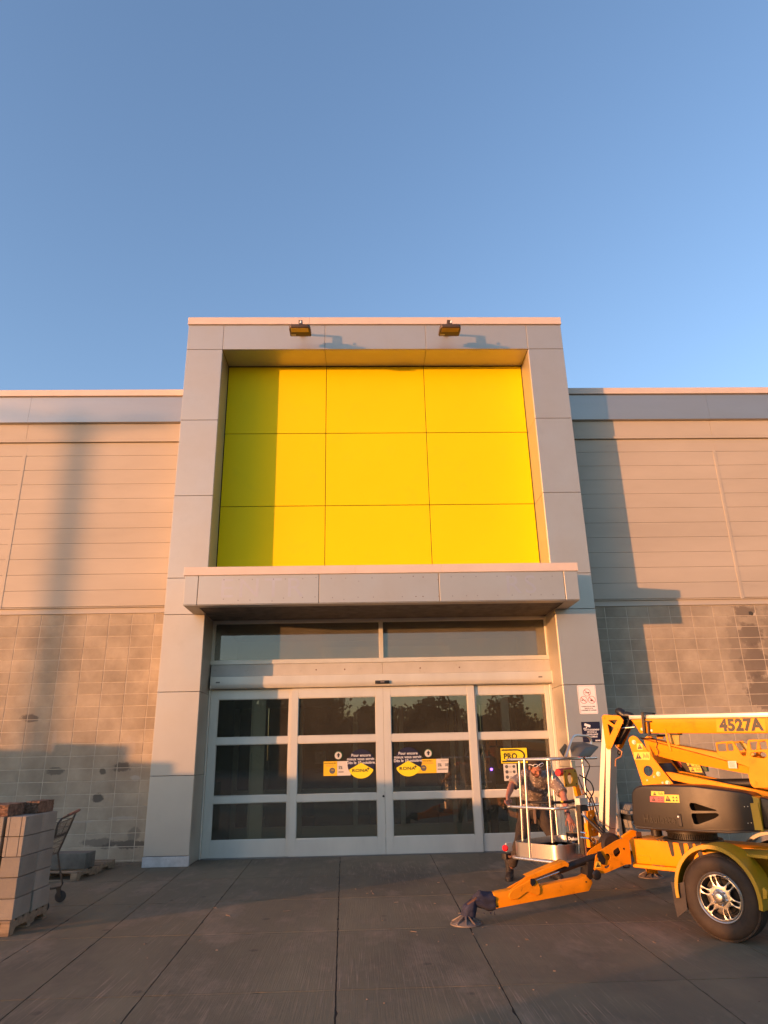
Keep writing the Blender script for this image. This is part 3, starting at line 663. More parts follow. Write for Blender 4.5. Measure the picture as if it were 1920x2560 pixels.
# grit, straw and chips scattered on the slabs, and the swept dirt at the foot of the block wall
mb = MB(); rr = random.Random(77)
for k in range(420):
    if k < 260: x, y = rr.uniform(-5,5), rr.uniform(-9.5,.6)
    else: x, y = -3.9 + rr.gauss(0,.28), .50 + rr.gauss(0,.10) - abs(rr.gauss(0,.12))
    if y > .66 or (abs(x) < 3.9 and y > -.03 and k >= 260): continue
    l = rr.uniform(.004,.014) if rr.random() < .9 else rr.uniform(.02,.055); w = rr.uniform(.002,.006); a = rr.uniform(0,3.14)
    M4 = Matrix.Translation((x,y,0)) @ Matrix.Rotation(a, 4, 'Z'); mb.box(-l,l,-w,w,.0006,.003+w*.5, M4)
tag(mb.build('scattered_grit', mat('grit', (.32,.24,.17), .9, 0, .4, 3, col2=(.10,.06,.04)), smooth=0), 'grit, straw and small chips scattered over the concrete slabs', 'grit', kind='stuff')
HEAD_PLATE = [(0.724, 1.926), (0.755, 1.946), (0.95, 1.924), (0.992, 1.872), (0.803, 1.59), (0.776, 1.568), (0.743, 1.572), (0.73, 1.597)]
HEAD_H1 = [(0.801, 1.882), (0.917, 1.881), (0.872, 1.827)]
HEAD_H2 = [(0.786, 1.846), (0.862, 1.8), (0.798, 1.716)]
HEAD_BOLT = [(0.756, 1.91), (0.901, 1.783), (0.764, 1.599), (0.792, 1.634), (0.806, 1.919), (0.98, 1.843)]
MAST1 = [(0.705, 1.916), (0.751, 1.913), (0.669, 1.402), (0.513, 0.659), (0.472, 0.656), (0.6, 1.402)]
MAST2 = [(0.707, 1.586), (0.764, 1.585), (0.728, 1.402), (0.585, 0.641), (0.535, 0.638), (0.675, 1.402)]
MASTB = [(0.578, 1.29), (0.625, 1.29), (0.514, 1.007), (0.536, 0.816), (0.502, 0.881), (0.653, 1.29), (0.71, 1.291), (0.646, 0.976), (0.61, 0.785), (0.56, 0.643)]
BOOM_MAIN = [(1.069, 1.872), (1.181, 1.88), (2.499, 1.823), (2.471, 1.683), (1.155, 1.728), (1.108, 1.824)]
BOOM_TOP = [(1.045, 1.922), (2.505, 1.877), (2.495, 1.823), (1.042, 1.877)]
NUM = [(2.023, 1.722), (2.042, 1.825), (2.435, 1.713), (2.455, 1.815)]
CLAMP = [(1.216, 1.937), (1.245, 1.942), (1.232, 1.725), (1.203, 1.726), (1.209, 1.85)]
CLAMP2 = [(1.224, 1.861), (1.314, 1.853), (1.312, 1.837), (1.221, 1.844), (1.271, 1.841), (1.29, 1.841), (1.28, 1.702), (1.261, 1.699), (1.363, 1.713), (1.359, 1.691), (1.26, 1.692)]
PIN1 = [(1.188, 1.772), (1.296, 1.753)]
TOWER = [(1.049, 1.656), (1.062, 1.686), (1.098, 1.706), (1.129, 1.703), (1.161, 1.683), (1.491, 1.218), (1.147, 1.206), (1.059, 1.602)]
TOWER_H = [(1.179, 1.348), (1.284, 1.348), (1.24, 1.402), (1.223, 1.294)]
TOWER_BOLT = [(1.112, 1.64), (1.341, 1.319), (1.291, 1.29), (1.428, 1.233), (1.375, 1.233), (1.206, 1.255), (1.166, 1.254), (1.249, 1.255)]
STK = [(1.143, 1.626), (1.212, 1.621), (1.201, 1.558), (1.136, 1.563), (1.091, 1.538), (1.281, 1.537), (1.268, 1.456), (1.089, 1.463)]
ARM2 = [(1.15, 1.683), (1.173, 1.668), (1.297, 1.657), (1.518, 1.597), (1.957, 1.518), (2.423, 1.435), (2.393, 1.281), (2.218, 1.319), (1.505, 1.447), (1.297, 1.5), (1.226, 1.642)]
ARM2_PLATE = [(1.965, 1.609), (1.971, 1.616), (2.137, 1.626), (2.146, 1.618), (2.202, 1.492), (2.208, 1.485), (2.233, 1.485), (2.238, 1.492), (2.276, 1.615), (2.29, 1.632), (2.467, 1.632), (2.382, 1.196), (2.261, 1.196), (2.24, 1.214), (2.229, 1.242), (2.227, 1.319), (2.246, 1.38), (1.98, 1.483), (1.965, 1.514)]
AP_H1 = [(1.98, 1.597), (2.118, 1.607), (2.128, 1.601), (2.133, 1.543), (2.125, 1.533), (1.989, 1.53), (1.981, 1.539)]
AP_H2 = [(2.297, 1.609), (2.436, 1.616), (2.446, 1.61), (2.45, 1.551), (2.443, 1.543), (2.308, 1.537), (2.299, 1.546)]
AP_H3 = [(2.285, 1.498), (2.296, 1.512), (2.329, 1.514), (2.4, 1.517), (2.422, 1.507), (2.429, 1.486), (2.418, 1.469), (2.399, 1.46), (2.296, 1.475), (2.286, 1.486)]
AP_DECAL = [(2.057, 1.438), (2.138, 1.438), (2.136, 1.371), (2.055, 1.372)]
AP_BOLT = [(2.274, 1.239), (2.33, 1.238)]
ARM3 = [(1.408, 1.337), (1.461, 1.335), (1.823, 1.267), (2.378, 1.166), (2.365, 1.096), (2.069, 1.156), (1.66, 1.219), (1.472, 1.261)]
LINKP = [(1.446, 1.768), (1.48, 1.717), (1.563, 1.714), (1.546, 1.601), (1.49, 1.597), (1.468, 1.538), (1.45, 1.614), (1.443, 1.719)]
HOOD = [(1.163, 1.137), (1.184, 1.173), (1.222, 1.202), (1.297, 1.22), (1.531, 1.225), (1.818, 1.224), (1.994, 1.203), (2.191, 1.179), (2.295, 1.158), (2.335, 1.118), (2.355, 1.046), (2.356, 0.88), (2.351, 0.845), (2.095, 0.816), (2.035, 0.813), (1.485, 0.804), (1.168, 0.809), (1.139, 0.834), (1.138, 0.931)]
HOOD_TXT = [(1.268, 0.864), (1.28, 0.942), (1.576, 0.872), (1.592, 0.936)]
HOOD_LATCH = [(1.623, 0.968), (1.663, 0.963), (1.665, 0.851), (1.623, 0.855), (1.635, 0.94)]
SCOOP1 = [(1.765, 1.068), (1.808, 1.069), (2.0, 1.01), (1.994, 1.003), (1.769, 0.998), (1.757, 1.044)]
SCOOP2 = [(1.765, 0.975), (1.996, 0.986), (2.018, 0.969), (1.977, 0.939), (1.812, 0.879), (1.775, 0.88), (1.762, 0.948)]
HST1 = [(1.386, 1.167), (1.524, 1.165), (1.516, 1.12), (1.379, 1.124)]
HST2 = [(1.364, 1.116), (1.516, 1.12), (1.51, 1.065), (1.36, 1.065)]
HST3 = [(1.521, 1.137), (1.671, 1.137), (1.666, 1.066), (1.511, 1.065)]
HOOD2 = [(2.353, 1.116), (2.418, 1.109), (2.457, 1.029), (2.427, 0.872), (2.332, 0.858)]
STRAP = [(2.283, 1.062), (2.35, 1.066), (2.349, 0.859), (2.345, 0.839), (2.284, 0.837)]
SLEW = [(1.157, 0.735), (1.744, 0.759), (1.137, 0.681), (1.784, 0.684), (1.262, 0.715), (1.704, 0.718), (1.354, 0.635)]
CHASSIS = [(0.928, 0.681), (1.355, 0.69), (0.971, 0.469), (0.945, 0.415), (1.4, 0.415), (1.188, 0.459), (1.311, 0.456), (1.726, 0.515)]
CYL = [(1.712, 1.268), (2.155, 1.274), (1.697, 1.185), (2.138, 1.182)]
PANEL = [(1.236, 1.441), (1.622, 1.384), (1.651, 1.338), (1.654, 1.266), (1.424, 1.311), (1.281, 1.338), (1.192, 1.47)]
ROD = [(0.838, 1.616), (0.854, 1.615), (0.911, 1.548), (0.889, 1.492), (0.823, 1.464), (0.808, 1.391), (0.854, 1.538)]
BOOT = [(0.816, 2.013), (0.853, 2.029), (0.931, 2.003), (0.945, 1.964), (1.029, 1.942), (1.041, 1.929), (0.991, 1.885), (0.926, 1.88), (0.837, 1.922), (0.814, 1.971)]
LINKR = [(0.999, 1.884), (1.017, 1.872), (0.977, 1.787), (0.831, 1.618), (0.809, 1.63), (0.913, 1.801), (0.938, 1.788), (1.071, 1.797), (0.797, 1.659), (0.809, 1.63)]
FENDER = [(1.696, 0.389), (1.71, 0.501), (1.748, 0.587), (1.814, 0.663), (1.899, 0.719), (1.997, 0.755), (2.089, 0.761), (2.183, 0.743), (2.279, 0.699), (2.358, 0.624), (2.399, 0.535), (2.409, 0.438), (2.452, 0.432)]
FEND_IN = [(1.716, 0.395), (1.727, 0.486), (1.782, 0.59), (1.851, 0.662)]
FLAP = [(1.645, 0.418), (1.691, 0.39), (1.773, 0.423), (1.764, 0.205), (1.661, 0.14), (1.652, 0.239)]
FBRACK = [(2.461, 0.459), (2.479, 0.464), (2.501, 0.441), (2.489, 0.38), (2.453, 0.372)]
DECK = [(1.837, 0.663), (2.352, 0.684), (2.346, 0.65), (2.161, 0.644), (2.054, 0.661)]
DECKP = [(2.134, 0.644), (2.337, 0.643), (2.282, 0.358), (2.215, 0.456)]
WHEEL=[(2.07, -0.79, 0.329)]
BK_TOP = [(-0.442, 1.495), (0.146, 1.483), (-0.285, 1.479), (-0.195, 1.478), (0.114, 1.471)]
BK_TOPR = [(-0.142, 1.478), (0.198, 1.477), (0.559, 1.475)]
BK_MID = [(-0.535, 0.963), (-0.234, 0.95), (0.082, 0.943)]
BK_POST = [(-0.292, 1.474), (-0.333, 0.613), (-0.202, 1.478), (-0.232, 0.412), (0.114, 1.466), (0.083, 0.617)]
BK_TUB = [(-0.483, 0.58), (-0.498, 0.427), (-0.202, 0.571), (0.107, 0.571), (0.089, 0.426), (-0.531, 0.424), (-0.22, 0.409), (0.132, 0.403)]
BK_RIGHT = [(-0.475, 1.484), (-0.003, 1.477), (0.573, 1.468), (-0.562, 0.957), (0.017, 0.946), (-0.528, 0.589), (0.004, 0.572), (0.01, 0.474), (-0.552, 0.45), (0.39, 0.948)]
BK_BACKPOST = [(-0.034, 1.453), (0.019, 1.361), (-0.046, 1.164), (-0.042, 0.958), (-0.099, 0.493), (-0.001, 0.466), (-0.063, 0.849), (-0.039, 0.576)]
LEFTPOST_BACK = [(-0.135, 1.471), (-0.189, 0.584), (-0.232, 1.003)]
BKT = [(-0.433, 1.368), (-0.186, 1.371), (-0.189, 1.181), (-0.434, 1.182), (-0.314, 1.328), (-0.277, 1.258), (-0.344, 1.215), (-0.393, 1.271)]
REDTUBE = [(-0.492, 1.338), (-0.484, 1.379), (-0.498, 1.302), (-0.202, 1.348)]
CTRL = [(-0.159, 1.508), (0.041, 1.67), (0.343, 1.609), (0.081, 1.509), (0.005, 1.671), (0.319, 1.675), (-0.214, 1.494), (-0.065, 1.68), (0.036, 1.739), (0.331, 1.73), (0.356, 1.669), (0.273, 1.501)]
CTRLC = [(-0.279, 1.562), (-0.164, 1.623), (0.059, 1.67)]
YBR = [(-0.201, 0.931), (-0.086, 0.929), (-0.032, 0.688), (-0.175, 0.694), (-0.246, 0.537), (-0.191, 0.532), (-0.215, 0.932)]
LIGHTBOX = [(-0.359, 0.544), (-0.254, 0.534), (-0.266, 0.441), (-0.37, 0.454), (-0.307, 0.492)]
LEG_ANG=0.1700; LEG_LEN=1.832
LG_BEAM = [(0.278, 0.261), (0.433, 0.277), (0.738, 0.295), (1.217, 0.349), (1.304, 0.385), (1.334, 0.298), (1.284, 0.227), (1.215, 0.22), (0.251, 0.122)]
LG_HINGE = [(0.426, 0.246), (0.455, 0.278), (0.633, 0.351), (0.675, 0.377), (0.733, 0.352), (0.759, 0.284), (0.753, 0.229), (0.713, 0.218), (0.624, 0.258), (0.513, 0.198), (0.441, 0.196), (0.421, 0.219)]
LG_CHAN = [(0.637, 0.39), (0.913, 0.473), (1.054, 0.512), (1.091, 0.482), (1.081, 0.454), (0.727, 0.358), (0.66, 0.356), (0.435, 0.273)]
LG_CYL = [(1.08, 0.45), (1.339, 0.525), (1.017, 0.385), (1.361, 0.484), (0.769, 0.351), (1.0, 0.414)]
LG_PLATE = [(1.38, 0.552), (1.427, 0.59), (1.637, 0.687), (1.769, 0.711), (1.773, 0.693), (1.765, 0.453), (1.702, 0.454), (1.439, 0.377), (1.341, 0.416)]
LG_PH = [(1.478, 0.533), (1.54, 0.531), (1.514, 0.567), (1.505, 0.498), (1.573, 0.584), (1.642, 0.622), (1.665, 0.568), (1.628, 0.529), (1.587, 0.531), (1.456, 0.444), (1.528, 0.466), (1.51, 0.436), (1.474, 0.426), (1.427, 0.538)]
LG_PIN = [(1.373, 0.381), (0.688, 0.342), (1.261, 0.311), (0.3, 0.144)]
LG_COVER = [(0.298, 0.247), (0.185, 0.248), (0.148, 0.283), (0.109, 0.279), (0.05, 0.266), (-0.011, 0.106), (-0.027, 0.059), (0.087, 0.036), (0.116, 0.099), (0.259, 0.102), (0.28, 0.122)]
LG_PAD = [(-0.162, 0.008), (0.154, -0.005), (-0.007, 0.063)]
LG_STK = [(1.37, 0.496), (1.429, 0.493), (1.415, 0.436), (1.355, 0.439)]
LG_UP = [(1.735, 0.708), (1.867, 0.764), (1.916, 0.75), (1.931, 0.701), (1.891, 0.678), (1.774, 0.683)]
LG_TIRE = [(1.573, 0.575), (1.617, 0.634), (1.681, 0.674), (1.754, 0.677), (1.758, 0.652)]# ================================================================== trailer boom lift (local x = along the machine, y = away from the near wheel)
M_org = mat('orange_paint', (.86,.285,.002), .45, 0, .05, 2.5, spec=.2, dirt=((.30,.09,.008), 5, .58, .8, .6), bump=.0004, bscale=30)
M_orgw = mat('worn_orange_paint', (.74,.255,.004), .5, 0, .08, 3, spec=.2, dirt=((.08,.035,.010), 6, .56, .72, .8), bump=.0006, bscale=40)
M_olive = mat('fender_and_shade_yellow', (.42,.245,.006), .4, 0, .1, 3, dirt=((.18,.11,.02), 6, .6, .8, .6))  # fender yellow; its olive tone also paints shade on unlit plates
M_hood = mat('hood_plastic', (.018,.013,.010), .38, 0, .15, 4, bump=.0006, bscale=150, dirt=((.055,.040,.030), 3, .6, .85, .45), spec=.35)
M_steel = mat('black_steel', (.022,.018,.015), .5, .3, .3, 8, dirt=((.06,.035,.02), 8, .6, .8, .6))
M_mast = mat('bare_aluminium', (.66,.58,.45), .38, .45, .05, 3, stretch=(1,1,.2))
M_tub = mat('brushed_aluminium', (.60,.54,.47), .30, .85, .06, 60, stretch=(1,1,.03), dirt=((.25,.2,.16), 6, .62, .85, .5))
M_rail = mat('aluminium_tube', (.72,.68,.62), .28, .85, .05, 6, dirt=((.25,.18,.13), 12, .66, .8, .6))
M_chrome = mat('chrome_rod', (.8,.8,.8), .08, 1, 0)
M_rubber = mat('tyre_rubber', (.028,.017,.010), .72, 0, .25, 6, bump=.0008, bscale=90, dirt=((.060,.038,.025), 4, .5, .8, .6))
M_alloy = mat('alloy_rim', (.46,.43,.38), .30, .9, .04, 10, dirt=((.2,.15,.1), 15, .62, .85, .5))
M_rust = mat('rusty_steel', (.12,.055,.03), .75, .2, .3, 20)
M_ext = mat('red_tube', (.50,.015,.02), .35, 0, .05)
M_stky = mat('sticker_yellow', (.80,.55,.06), .5, 0, .05, 10)
M_stkr = mat('sticker_red', (.60,.10,.10), .5, 0, .05, 10)
M_cloth = mat('navy_cloth', (.028,.030,.055), .9, 0, .25, 9, bump=.004, bscale=35)
lift = empty('boom_lift', (2.15, -3.19, 0), 'orange trailer boom lift numbered 4527A with its outrigger down in front of the doors', 'boom lift', R_(-50))

def P(name, poly, b0, b1, m, parent=lift, bev=.004, holes=(), seg=1, rad=0):
    if rad: poly = rpoly(poly, rad)
    return MB().prism(poly, b0, b1, 'xz', holes=holes).build(name, m, parent, bevel=bev, seg=seg)
def bolt(mb, a, b, z, r=.014, h=.012, hexa=6):
    mb.lathe([(0,h),(r,h),(r*1.05,0)], (a, b, z), (0,-1,0), hexa); mb.lathe([(0,.003),(r*1.6,.003),(r*1.6,0)], (a, b+.0005, z), (0,-1,0), 16)
def bool_cut(o, cutters):
    c = cutters.build('cutter', M_black, None, smooth=0); c.parent = o.parent
    md = o.modifiers.new('b', 'BOOLEAN'); md.operation = 'DIFFERENCE'; md.object = c; md.solver = 'EXACT'
    dg = bpy.context.evaluated_depsgraph_get(); dg.update()
    me = bpy.data.meshes.new_from_object(o.evaluated_get(dg)); o.modifiers.clear(); o.data = me
    me.materials.clear(); me.materials.append(M_hood); me.shade_smooth(); me.set_sharp_from_angle(angle=R_(35))
    bpy.data.objects.remove(c)
def sticker(quad, b, m, parent, art=None, t=.0012):
    xs = [p[0] for p in quad]; zs = [p[1] for p in quad]
    o = MB().prism(quad, b-t, b, 'xz').build('warning_sticker', m, parent, smooth=0)
    x0, x1, z0, z1 = min(xs)+.004, max(xs)-.004, min(zs)+.004, max(zs)-.004
    k = MB()
    def tri(x, z, s): k.prism([(x-s*.55,z-s*.45),(x+s*.55,z-s*.45),(x,z+s*.5)], b-t-.0008, b-t-.0002, 'xz', holes=[[(x-s*.06,z-s*.18),(x+s*.06,z-s*.18),(x+s*.05,z+s*.22),(x-s*.05,z+s*.22)]])
    h = z1-z0; w = x1-x0
    if art == 'tri': tri((x0+x1)/2, (z0+z1)/2, h*.85)
    if art == 'trinote':
        tri(x0+w*.27, (z0+z1)/2, h*.85)
        for i in range(5): k.box(x0+w*.58+i*w*.07, x0+w*.61+i*w*.07, b-t-.0008, b-t-.0002, z0+h*(.2+.1*(i%2)), z0+h*(.85-.15*(i%3)))
    if art == 'triman':
        tri(x0+w*.25, (z0+z1)/2, h*.85)
        for i, j in ((0,0),(1,0),(0,1),(1,1)): k.prism(circ(x0+w*(.62+.22*i), z0+h*(.28+.42*j), h*.11, 7), b-t-.0008, b-t-.0002, 'xz'); k.box(x0+w*(.55+.22*i), x0+w*(.70+.22*i), b-t-.0009, b-t-.0003, z0+h*(.15+.42*j), z0+h*(.22+.42*j))
    if art == 'text':
        for i in range(8): k.box(x0+w*.1, x1-w*(.1+.06*(i%3)), b-t-.0008, b-t-.0002, z0+h*(.1+.11*i), z0+h*(.13+.11*i))
    if k.v: k.build('pictogram', M_ink, o, smooth=0)
    return o

# --- chassis
ch = MB(); ch.prism([(.930,.684),(2.9,.684),(2.9,.47),(.985,.452),(.965,.47)], -.22, .22, 'xz')
cho = ch.build('chassis_beam', M_org, lift, bevel=.008, seg=2)
MB().prism([(.950,.466),(1.0,.449),(2.9,.468),(2.9,.415),(.955,.413),(.945,.43)], -.235, .235, 'xz').build('chassis_flange', M_org, lift, bevel=.006)
MB().prism(rrect(1.00,1.15,.483,.535,.008), -.2235, -.2195, 'xz', holes=[rrect(1.004,1.146,.487,.531,.006)]).build('raised_frame', M_org, cho)
MB().box(1.17,1.30,-.238,-.233,.452,.459).build('slot', M_black, cho)
# --- slewing ring with teeth
c0 = (1.52, 0)
sl_ = MB(); sl_.lathe([(.0,.80),(.24,.80),(.25,.775),(.25,.765),(.225,.762),(.225,.71),(.28,.708),(.285,.70),(.285,.686),(.0,.686)], (c0[0], c0[1], 0), (0,0,1), 64)
for k in range(72):
    a = 2*math.pi*k/72; M4 = Matrix.Translation((c0[0], c0[1], 0)) @ Matrix.Rotation(a, 4, 'Z')
    sl_.box(.222,.236,-.0055,.0055,.712,.760, M4)
sl_.build('slewing_ring', M_steel, lift)
mt = MB(); mt.lathe([(0,.86),(.055,.86),(.055,.72),(.03,.71),(0,.71)], (1.20,-.12,0), (0,0,1), 20); mt.build('slew_motor', M_steel, lift)
dr = MB(); rr = random.Random(8)
for a0 in (1.36,1.47,1.565,1.64): dr.prism([(a0,.70),(a0+.055,.70),(a0+.05+rr.uniform(0,.02),.56),(a0+.035,.50+rr.uniform(0,.05)),(a0+.022,.56)], -.2225, -.2212, 'xz')
for i in range(14): dr.prism([(1.24+i*.034,.70),(1.27+i*.034,.70),(1.26+i*.034,.672+rr.uniform(0,.012))], -.2224, -.2213, 'xz')
dr.build('grease_drip', M_steel, cho)
# --- hood over the turntable
hd_ = MB(); hd_.prism(rpoly(HOOD, .03), -.45, .42, 'xz')
hood = hd_.build('hood', M_hood, lift, bevel=.045, seg=5, smooth=50)
def hood_curve(a): return .26*max(0, a-1.62)**2                      # the hood bows away towards its rear
bm = bmesh.new(); bm.from_mesh(hood.data)
for k in range(1, 20): bmesh.ops.bisect_plane(bm, geom=bm.verts[:]+bm.edges[:]+bm.faces[:], plane_co=(1.60+.04*k,0,0), plane_no=(1,0,0))
for v in bm.verts:
    if v.co.y < -.2: v.co.y += hood_curve(v.co.x)
bm.to_mesh(hood.data); bm.free(); hood.data.shade_smooth(); hood.data.set_sharp_from_angle(angle=R_(30))
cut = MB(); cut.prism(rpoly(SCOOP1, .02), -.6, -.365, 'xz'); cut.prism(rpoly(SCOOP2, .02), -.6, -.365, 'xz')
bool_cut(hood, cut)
for q_ in (SCOOP1, SCOOP2): MB().prism(rpoly(q_, .02), -.372, -.360, 'xz').build('scoop_shade_insert', mat('matt_black', (.012,.010,.008), .95, spec=.05), hood)  # near-black insert paints the scoop floor as unlit
MB().prism([(1.139,.862),(1.135,.848),(1.17,.812),(1.49,.806),(2.1,.818),(2.33,.842),(2.34,.852),(2.1,.838),(1.49,.826),(1.17,.833)], -.452, .43, 'xz').build('hood_lip', M_hood, lift, bevel=.006, seg=2)
text_mesh('Haulotte', .098, 'embossed_lettering', M_hood, hood, face_M(1.432, -.450, .903), thick=.006, bold=.0015, sx=.86, space=1.12)
lt = P('latch', HOOD_LATCH[:4], -.458, -.449, M_steel, hood)
MB().lathe([(0,.006),(.008,.004),(.009,0)], (HOOD_LATCH[4][0], -.458, .940), (0,-1,0), 12).build('latch_button', M_white, lt)
sticker(HST1, -.4505, M_stky, hood, 'trinote'); sticker(HST2, -.4505, M_stkr, hood, 'triman'); sticker(HST3, -.4505, M_stky, hood, 'triman')
rv_ = MB()
for a, z in ((2.235,1.045),(2.262,1.047),(2.240,.905),(2.266,.908)): rv_.lathe([(0,.003),(.004,.002),(.005,0)], (a, -.449 + hood_curve(a), z), (0,-1,0), 8)
rv_.build('rivet', M_alloy, hood)
h2 = MB(); h2.prism(rpoly([(2.352,1.13),(2.42,1.12),(2.52,1.05),(2.56,.90),(2.40,.862),(2.345,.858)], .02), -.30, .42, 'xz'); h2.build('rear_hood', M_hood, lift, bevel=.03, seg=3)
MB().prism([(2.275,1.075),(2.353,1.078),(2.358,.835),(2.282,.838)], -.335, -.318, 'xz').build('hood_strap', M_olive, lift, bevel=.002)
MB().prism([(2.30,1.14),(2.37,1.12),(2.36,1.02),(2.35,.84),(2.30,.84)], -.325, -.20, 'xz').build('strap_arm', M_olive, lift, bevel=.003)

# --- riser tower, two plates
tw_h = circ(*[(TOWER_H[0][0]+TOWER_H[1][0])/2, (TOWER_H[2][1]+TOWER_H[3][1])/2], .053, 24)
tpoly = rpoly(TOWER, [.01,.03,.03,.03,.02,.01,.0,.01])
t1 = P('tower_plate', tpoly, -.172, -.160, M_org, holes=[tw_h]); t2 = P('tower_plate', tpoly, .160, .172, M_org, holes=[tw_h])
tb = MB(); 
for i, (a, z) in enumerate(TOWER_BOLT[:5]): bolt(tb, a, -.172, z, .0145 if i in (0,1,3) else .007, .012, 16 if i in (0,1,3) else 6)
tb.lathe([(0,.002),(.009,.002),(.009,0)], (TOWER_BOLT[5][0], -.172, TOWER_BOLT[5][1]), (0,-1,0), 12)
tb.build('pivot_bolt', M_alloy, t1)
sticker(STK[:4], -.1725, M_stky, t1, 'tri'); sticker(STK[4:], -.1725, M_stky, t1, 'trinote')
cx_ = MB(); cx_.box(1.10,1.50,-.158,.158,1.12,1.20); cx_.prism([(1.33,1.42),(1.42,1.30),(1.46,1.20),(1.30,1.20)], -.155, .155, 'xz'); cx_.build('tower_crossbeam', M_steel, lift)
# --- lower arm pair, riser arm, and its big saddle plates
def ext(poly, a_end, k0, k1, z0, z1):
    q = list(poly); q[k0] = (a_end, z0); q[k1] = (a_end, z1); return q
arm3 = [(1.405,1.338),(1.461,1.335),(1.823,1.267),(2.378,1.166),(2.95,1.062),(2.95,.985),(2.365,1.096),(2.069,1.152),(1.66,1.221),(1.472,1.258)]
P('lower_arm', arm3, -.150, -.095, M_org, bev=.006); P('lower_arm', arm3, .095, .150, M_org, bev=.006)
arm2 = [(1.150,1.683),(1.173,1.668),(1.297,1.657),(1.518,1.600),(1.957,1.518),(2.95,1.340),(2.95,1.19),(2.218,1.319),(1.505,1.447),(1.297,1.503),(1.226,1.640)]
ar2 = P('riser_arm', arm2, -.10, .10, M_org, bev=.008, seg=2)
ap = ARM2_PLATE[:10] + [(2.78,1.632),(2.78,1.60),(2.70,1.196)] + ARM2_PLATE[12:]
aph = [rpoly(AP_H1,.008), rpoly(AP_H2,.008), rpoly(AP_H3,.012)]
a1 = P('saddle_plate', ap, -.122, -.110, M_org, holes=aph); P('saddle_plate', ap, .110, .122, M_org, holes=aph)
P('saddle_web', [(2.13,1.622),(2.20,1.60),(2.27,1.49),(2.215,1.47)], .02, .03, M_olive)
sb = MB(); bolt(sb, AP_BOLT[0][0], -.122, AP_BOLT[0][1], .016, .008, 20); bolt(sb, AP_BOLT[1][0], -.122, AP_BOLT[1][1], .006, .003, 8); sb.build('pivot_bolt', M_org, a1)
sticker(AP_DECAL, -.1225, M_cream, a1, 'text')
sp_ = MB(); sp_.tube([(2.274,-.11,1.239),(2.274,.11,1.239)], .02, 14); sp_.build('pivot_pin', M_steel, lift)
hs = MB(); hs.tube([(1.33,-.103,1.655),(1.345,-.106,1.62),(1.325,-.106,1.58),(1.345,-.106,1.54),(1.33,-.104,1.50),(1.30,-.102,1.495)], .0045, 6)
hs.build('cable_clip', M_rust, ar2)
# --- lift cylinder and valve panel between the arms
MB().lathe([(0,-.55),(.045,-.55),(.045,.75),(0,.75)], (1.95,.06,1.225), (1,0,.02), 24).build('lift_cylinder', M_steel, lift)
vp = P('valve_panel', [(1.19,1.475),(1.60,1.42),(1.655,1.27),(1.28,1.31)], .235, .26, M_steel)
def vq(pts, m, art, nm='warning_sticker'): return sticker(pts, .233, m, vp, art)
vq([(1.245,1.425),(1.345,1.428),(1.385,1.375),(1.275,1.38)], mat('dark_red_sticker', (.13,.02,.02), .5), None)
vq([(1.355,1.43),(1.40,1.425),(1.412,1.375),(1.395,1.37)], M_stkr, None)
vq([(1.46,1.425),(1.595,1.405),(1.61,1.375),(1.475,1.385)], M_stky, 'triman')
vq([(1.48,1.375),(1.61,1.370),(1.62,1.322),(1.495,1.325)], M_stky, 'trinote')
vq([(1.29,1.37),(1.39,1.365),(1.41,1.325),(1.32,1.325)], M_grey, None)
P('panel_bracket', [(1.60,1.42),(1.66,1.40),(1.665,1.33),(1.63,1.33)], .26, .30, mat('dark_green_cover', (.02,.06,.02), .5))
vl = MB(); 
for q in range(4): vl.tube([(1.40+q*.05,.20,1.30),(1.42+q*.05,.18,1.22),(1.5+q*.05,.16,1.20)], .010, 8)
vl.build('valve_hose', M_black, vp)
# --- main boom
bm_ = [(1.069,1.874),(1.181,1.878),(3.9,1.772),(3.9,1.585),(2.471,1.684),(1.155,1.729),(1.108,1.824)]
bmo = P('main_boom', bm_, -.10, .10, M_org, bev=.006, seg=2)
P('jib_boom', [(1.040,1.924),(3.9,1.834),(3.9,1.776),(1.181,1.880),(1.042,1.880)], -.088, .088, M_mast, bev=.005, seg=2)
nb_ = MB().prism([(2.005,1.835),(2.47,1.818),(2.455,1.700),(1.99,1.714)], -.1008, -.1002, 'xz').build('number_plate_decal', mat('amber_decal', (.86,.34,.006), .4, 0, .02, spec=.2), bmo, smooth=0)
ang = math.atan2(-.012-.020, .41)
text_mesh('4527A', .152, 'lettering', M_ink, nb_, face_M(2.232, -.1016, 1.766, ax=(1,0,-.022)), thick=.0005, bold=.0078, sx=.96, space=1.05)
ck = MB(); ck.prism(rpoly(CLAMP[:4],.006), -.128, -.112, 'xz'); ck.prism([(1.21,1.945),(1.245,1.945),(1.245,1.935),(1.21,1.935)], -.128, .128, 'xz'); ck.prism(rpoly(CLAMP[:4],.006), .112, .128, 'xz')
ck.prism([(1.224,1.861),(1.314,1.853),(1.312,1.838),(1.221,1.846)], -.126, -.1005, 'xz'); ck.prism([(1.265,1.842),(1.285,1.842),(1.28,1.70),(1.261,1.70)], -.124, -.1005, 'xz'); ck.prism([(1.24,1.716),(1.362,1.711),(1.359,1.690),(1.26,1.692)], -.12, .12, 'xz')
ck.build('boom_clamp', M_steel, lift, bevel=.002)
pp = MB(); bolt(pp, 1.188, -.102, 1.772, .009, .008); bolt(pp, 1.296, -.102, 1.753, .008, .006); pp.build('boom_bolt', M_alloy, lift)
lp = P('boom_rest', LINKP, -.03, -.018, M_olive, bev=.002); P('boom_rest_pad', [(1.46,1.725),(1.56,1.722),(1.558,1.70),(1.47,1.70)], -.05, .05, M_black)
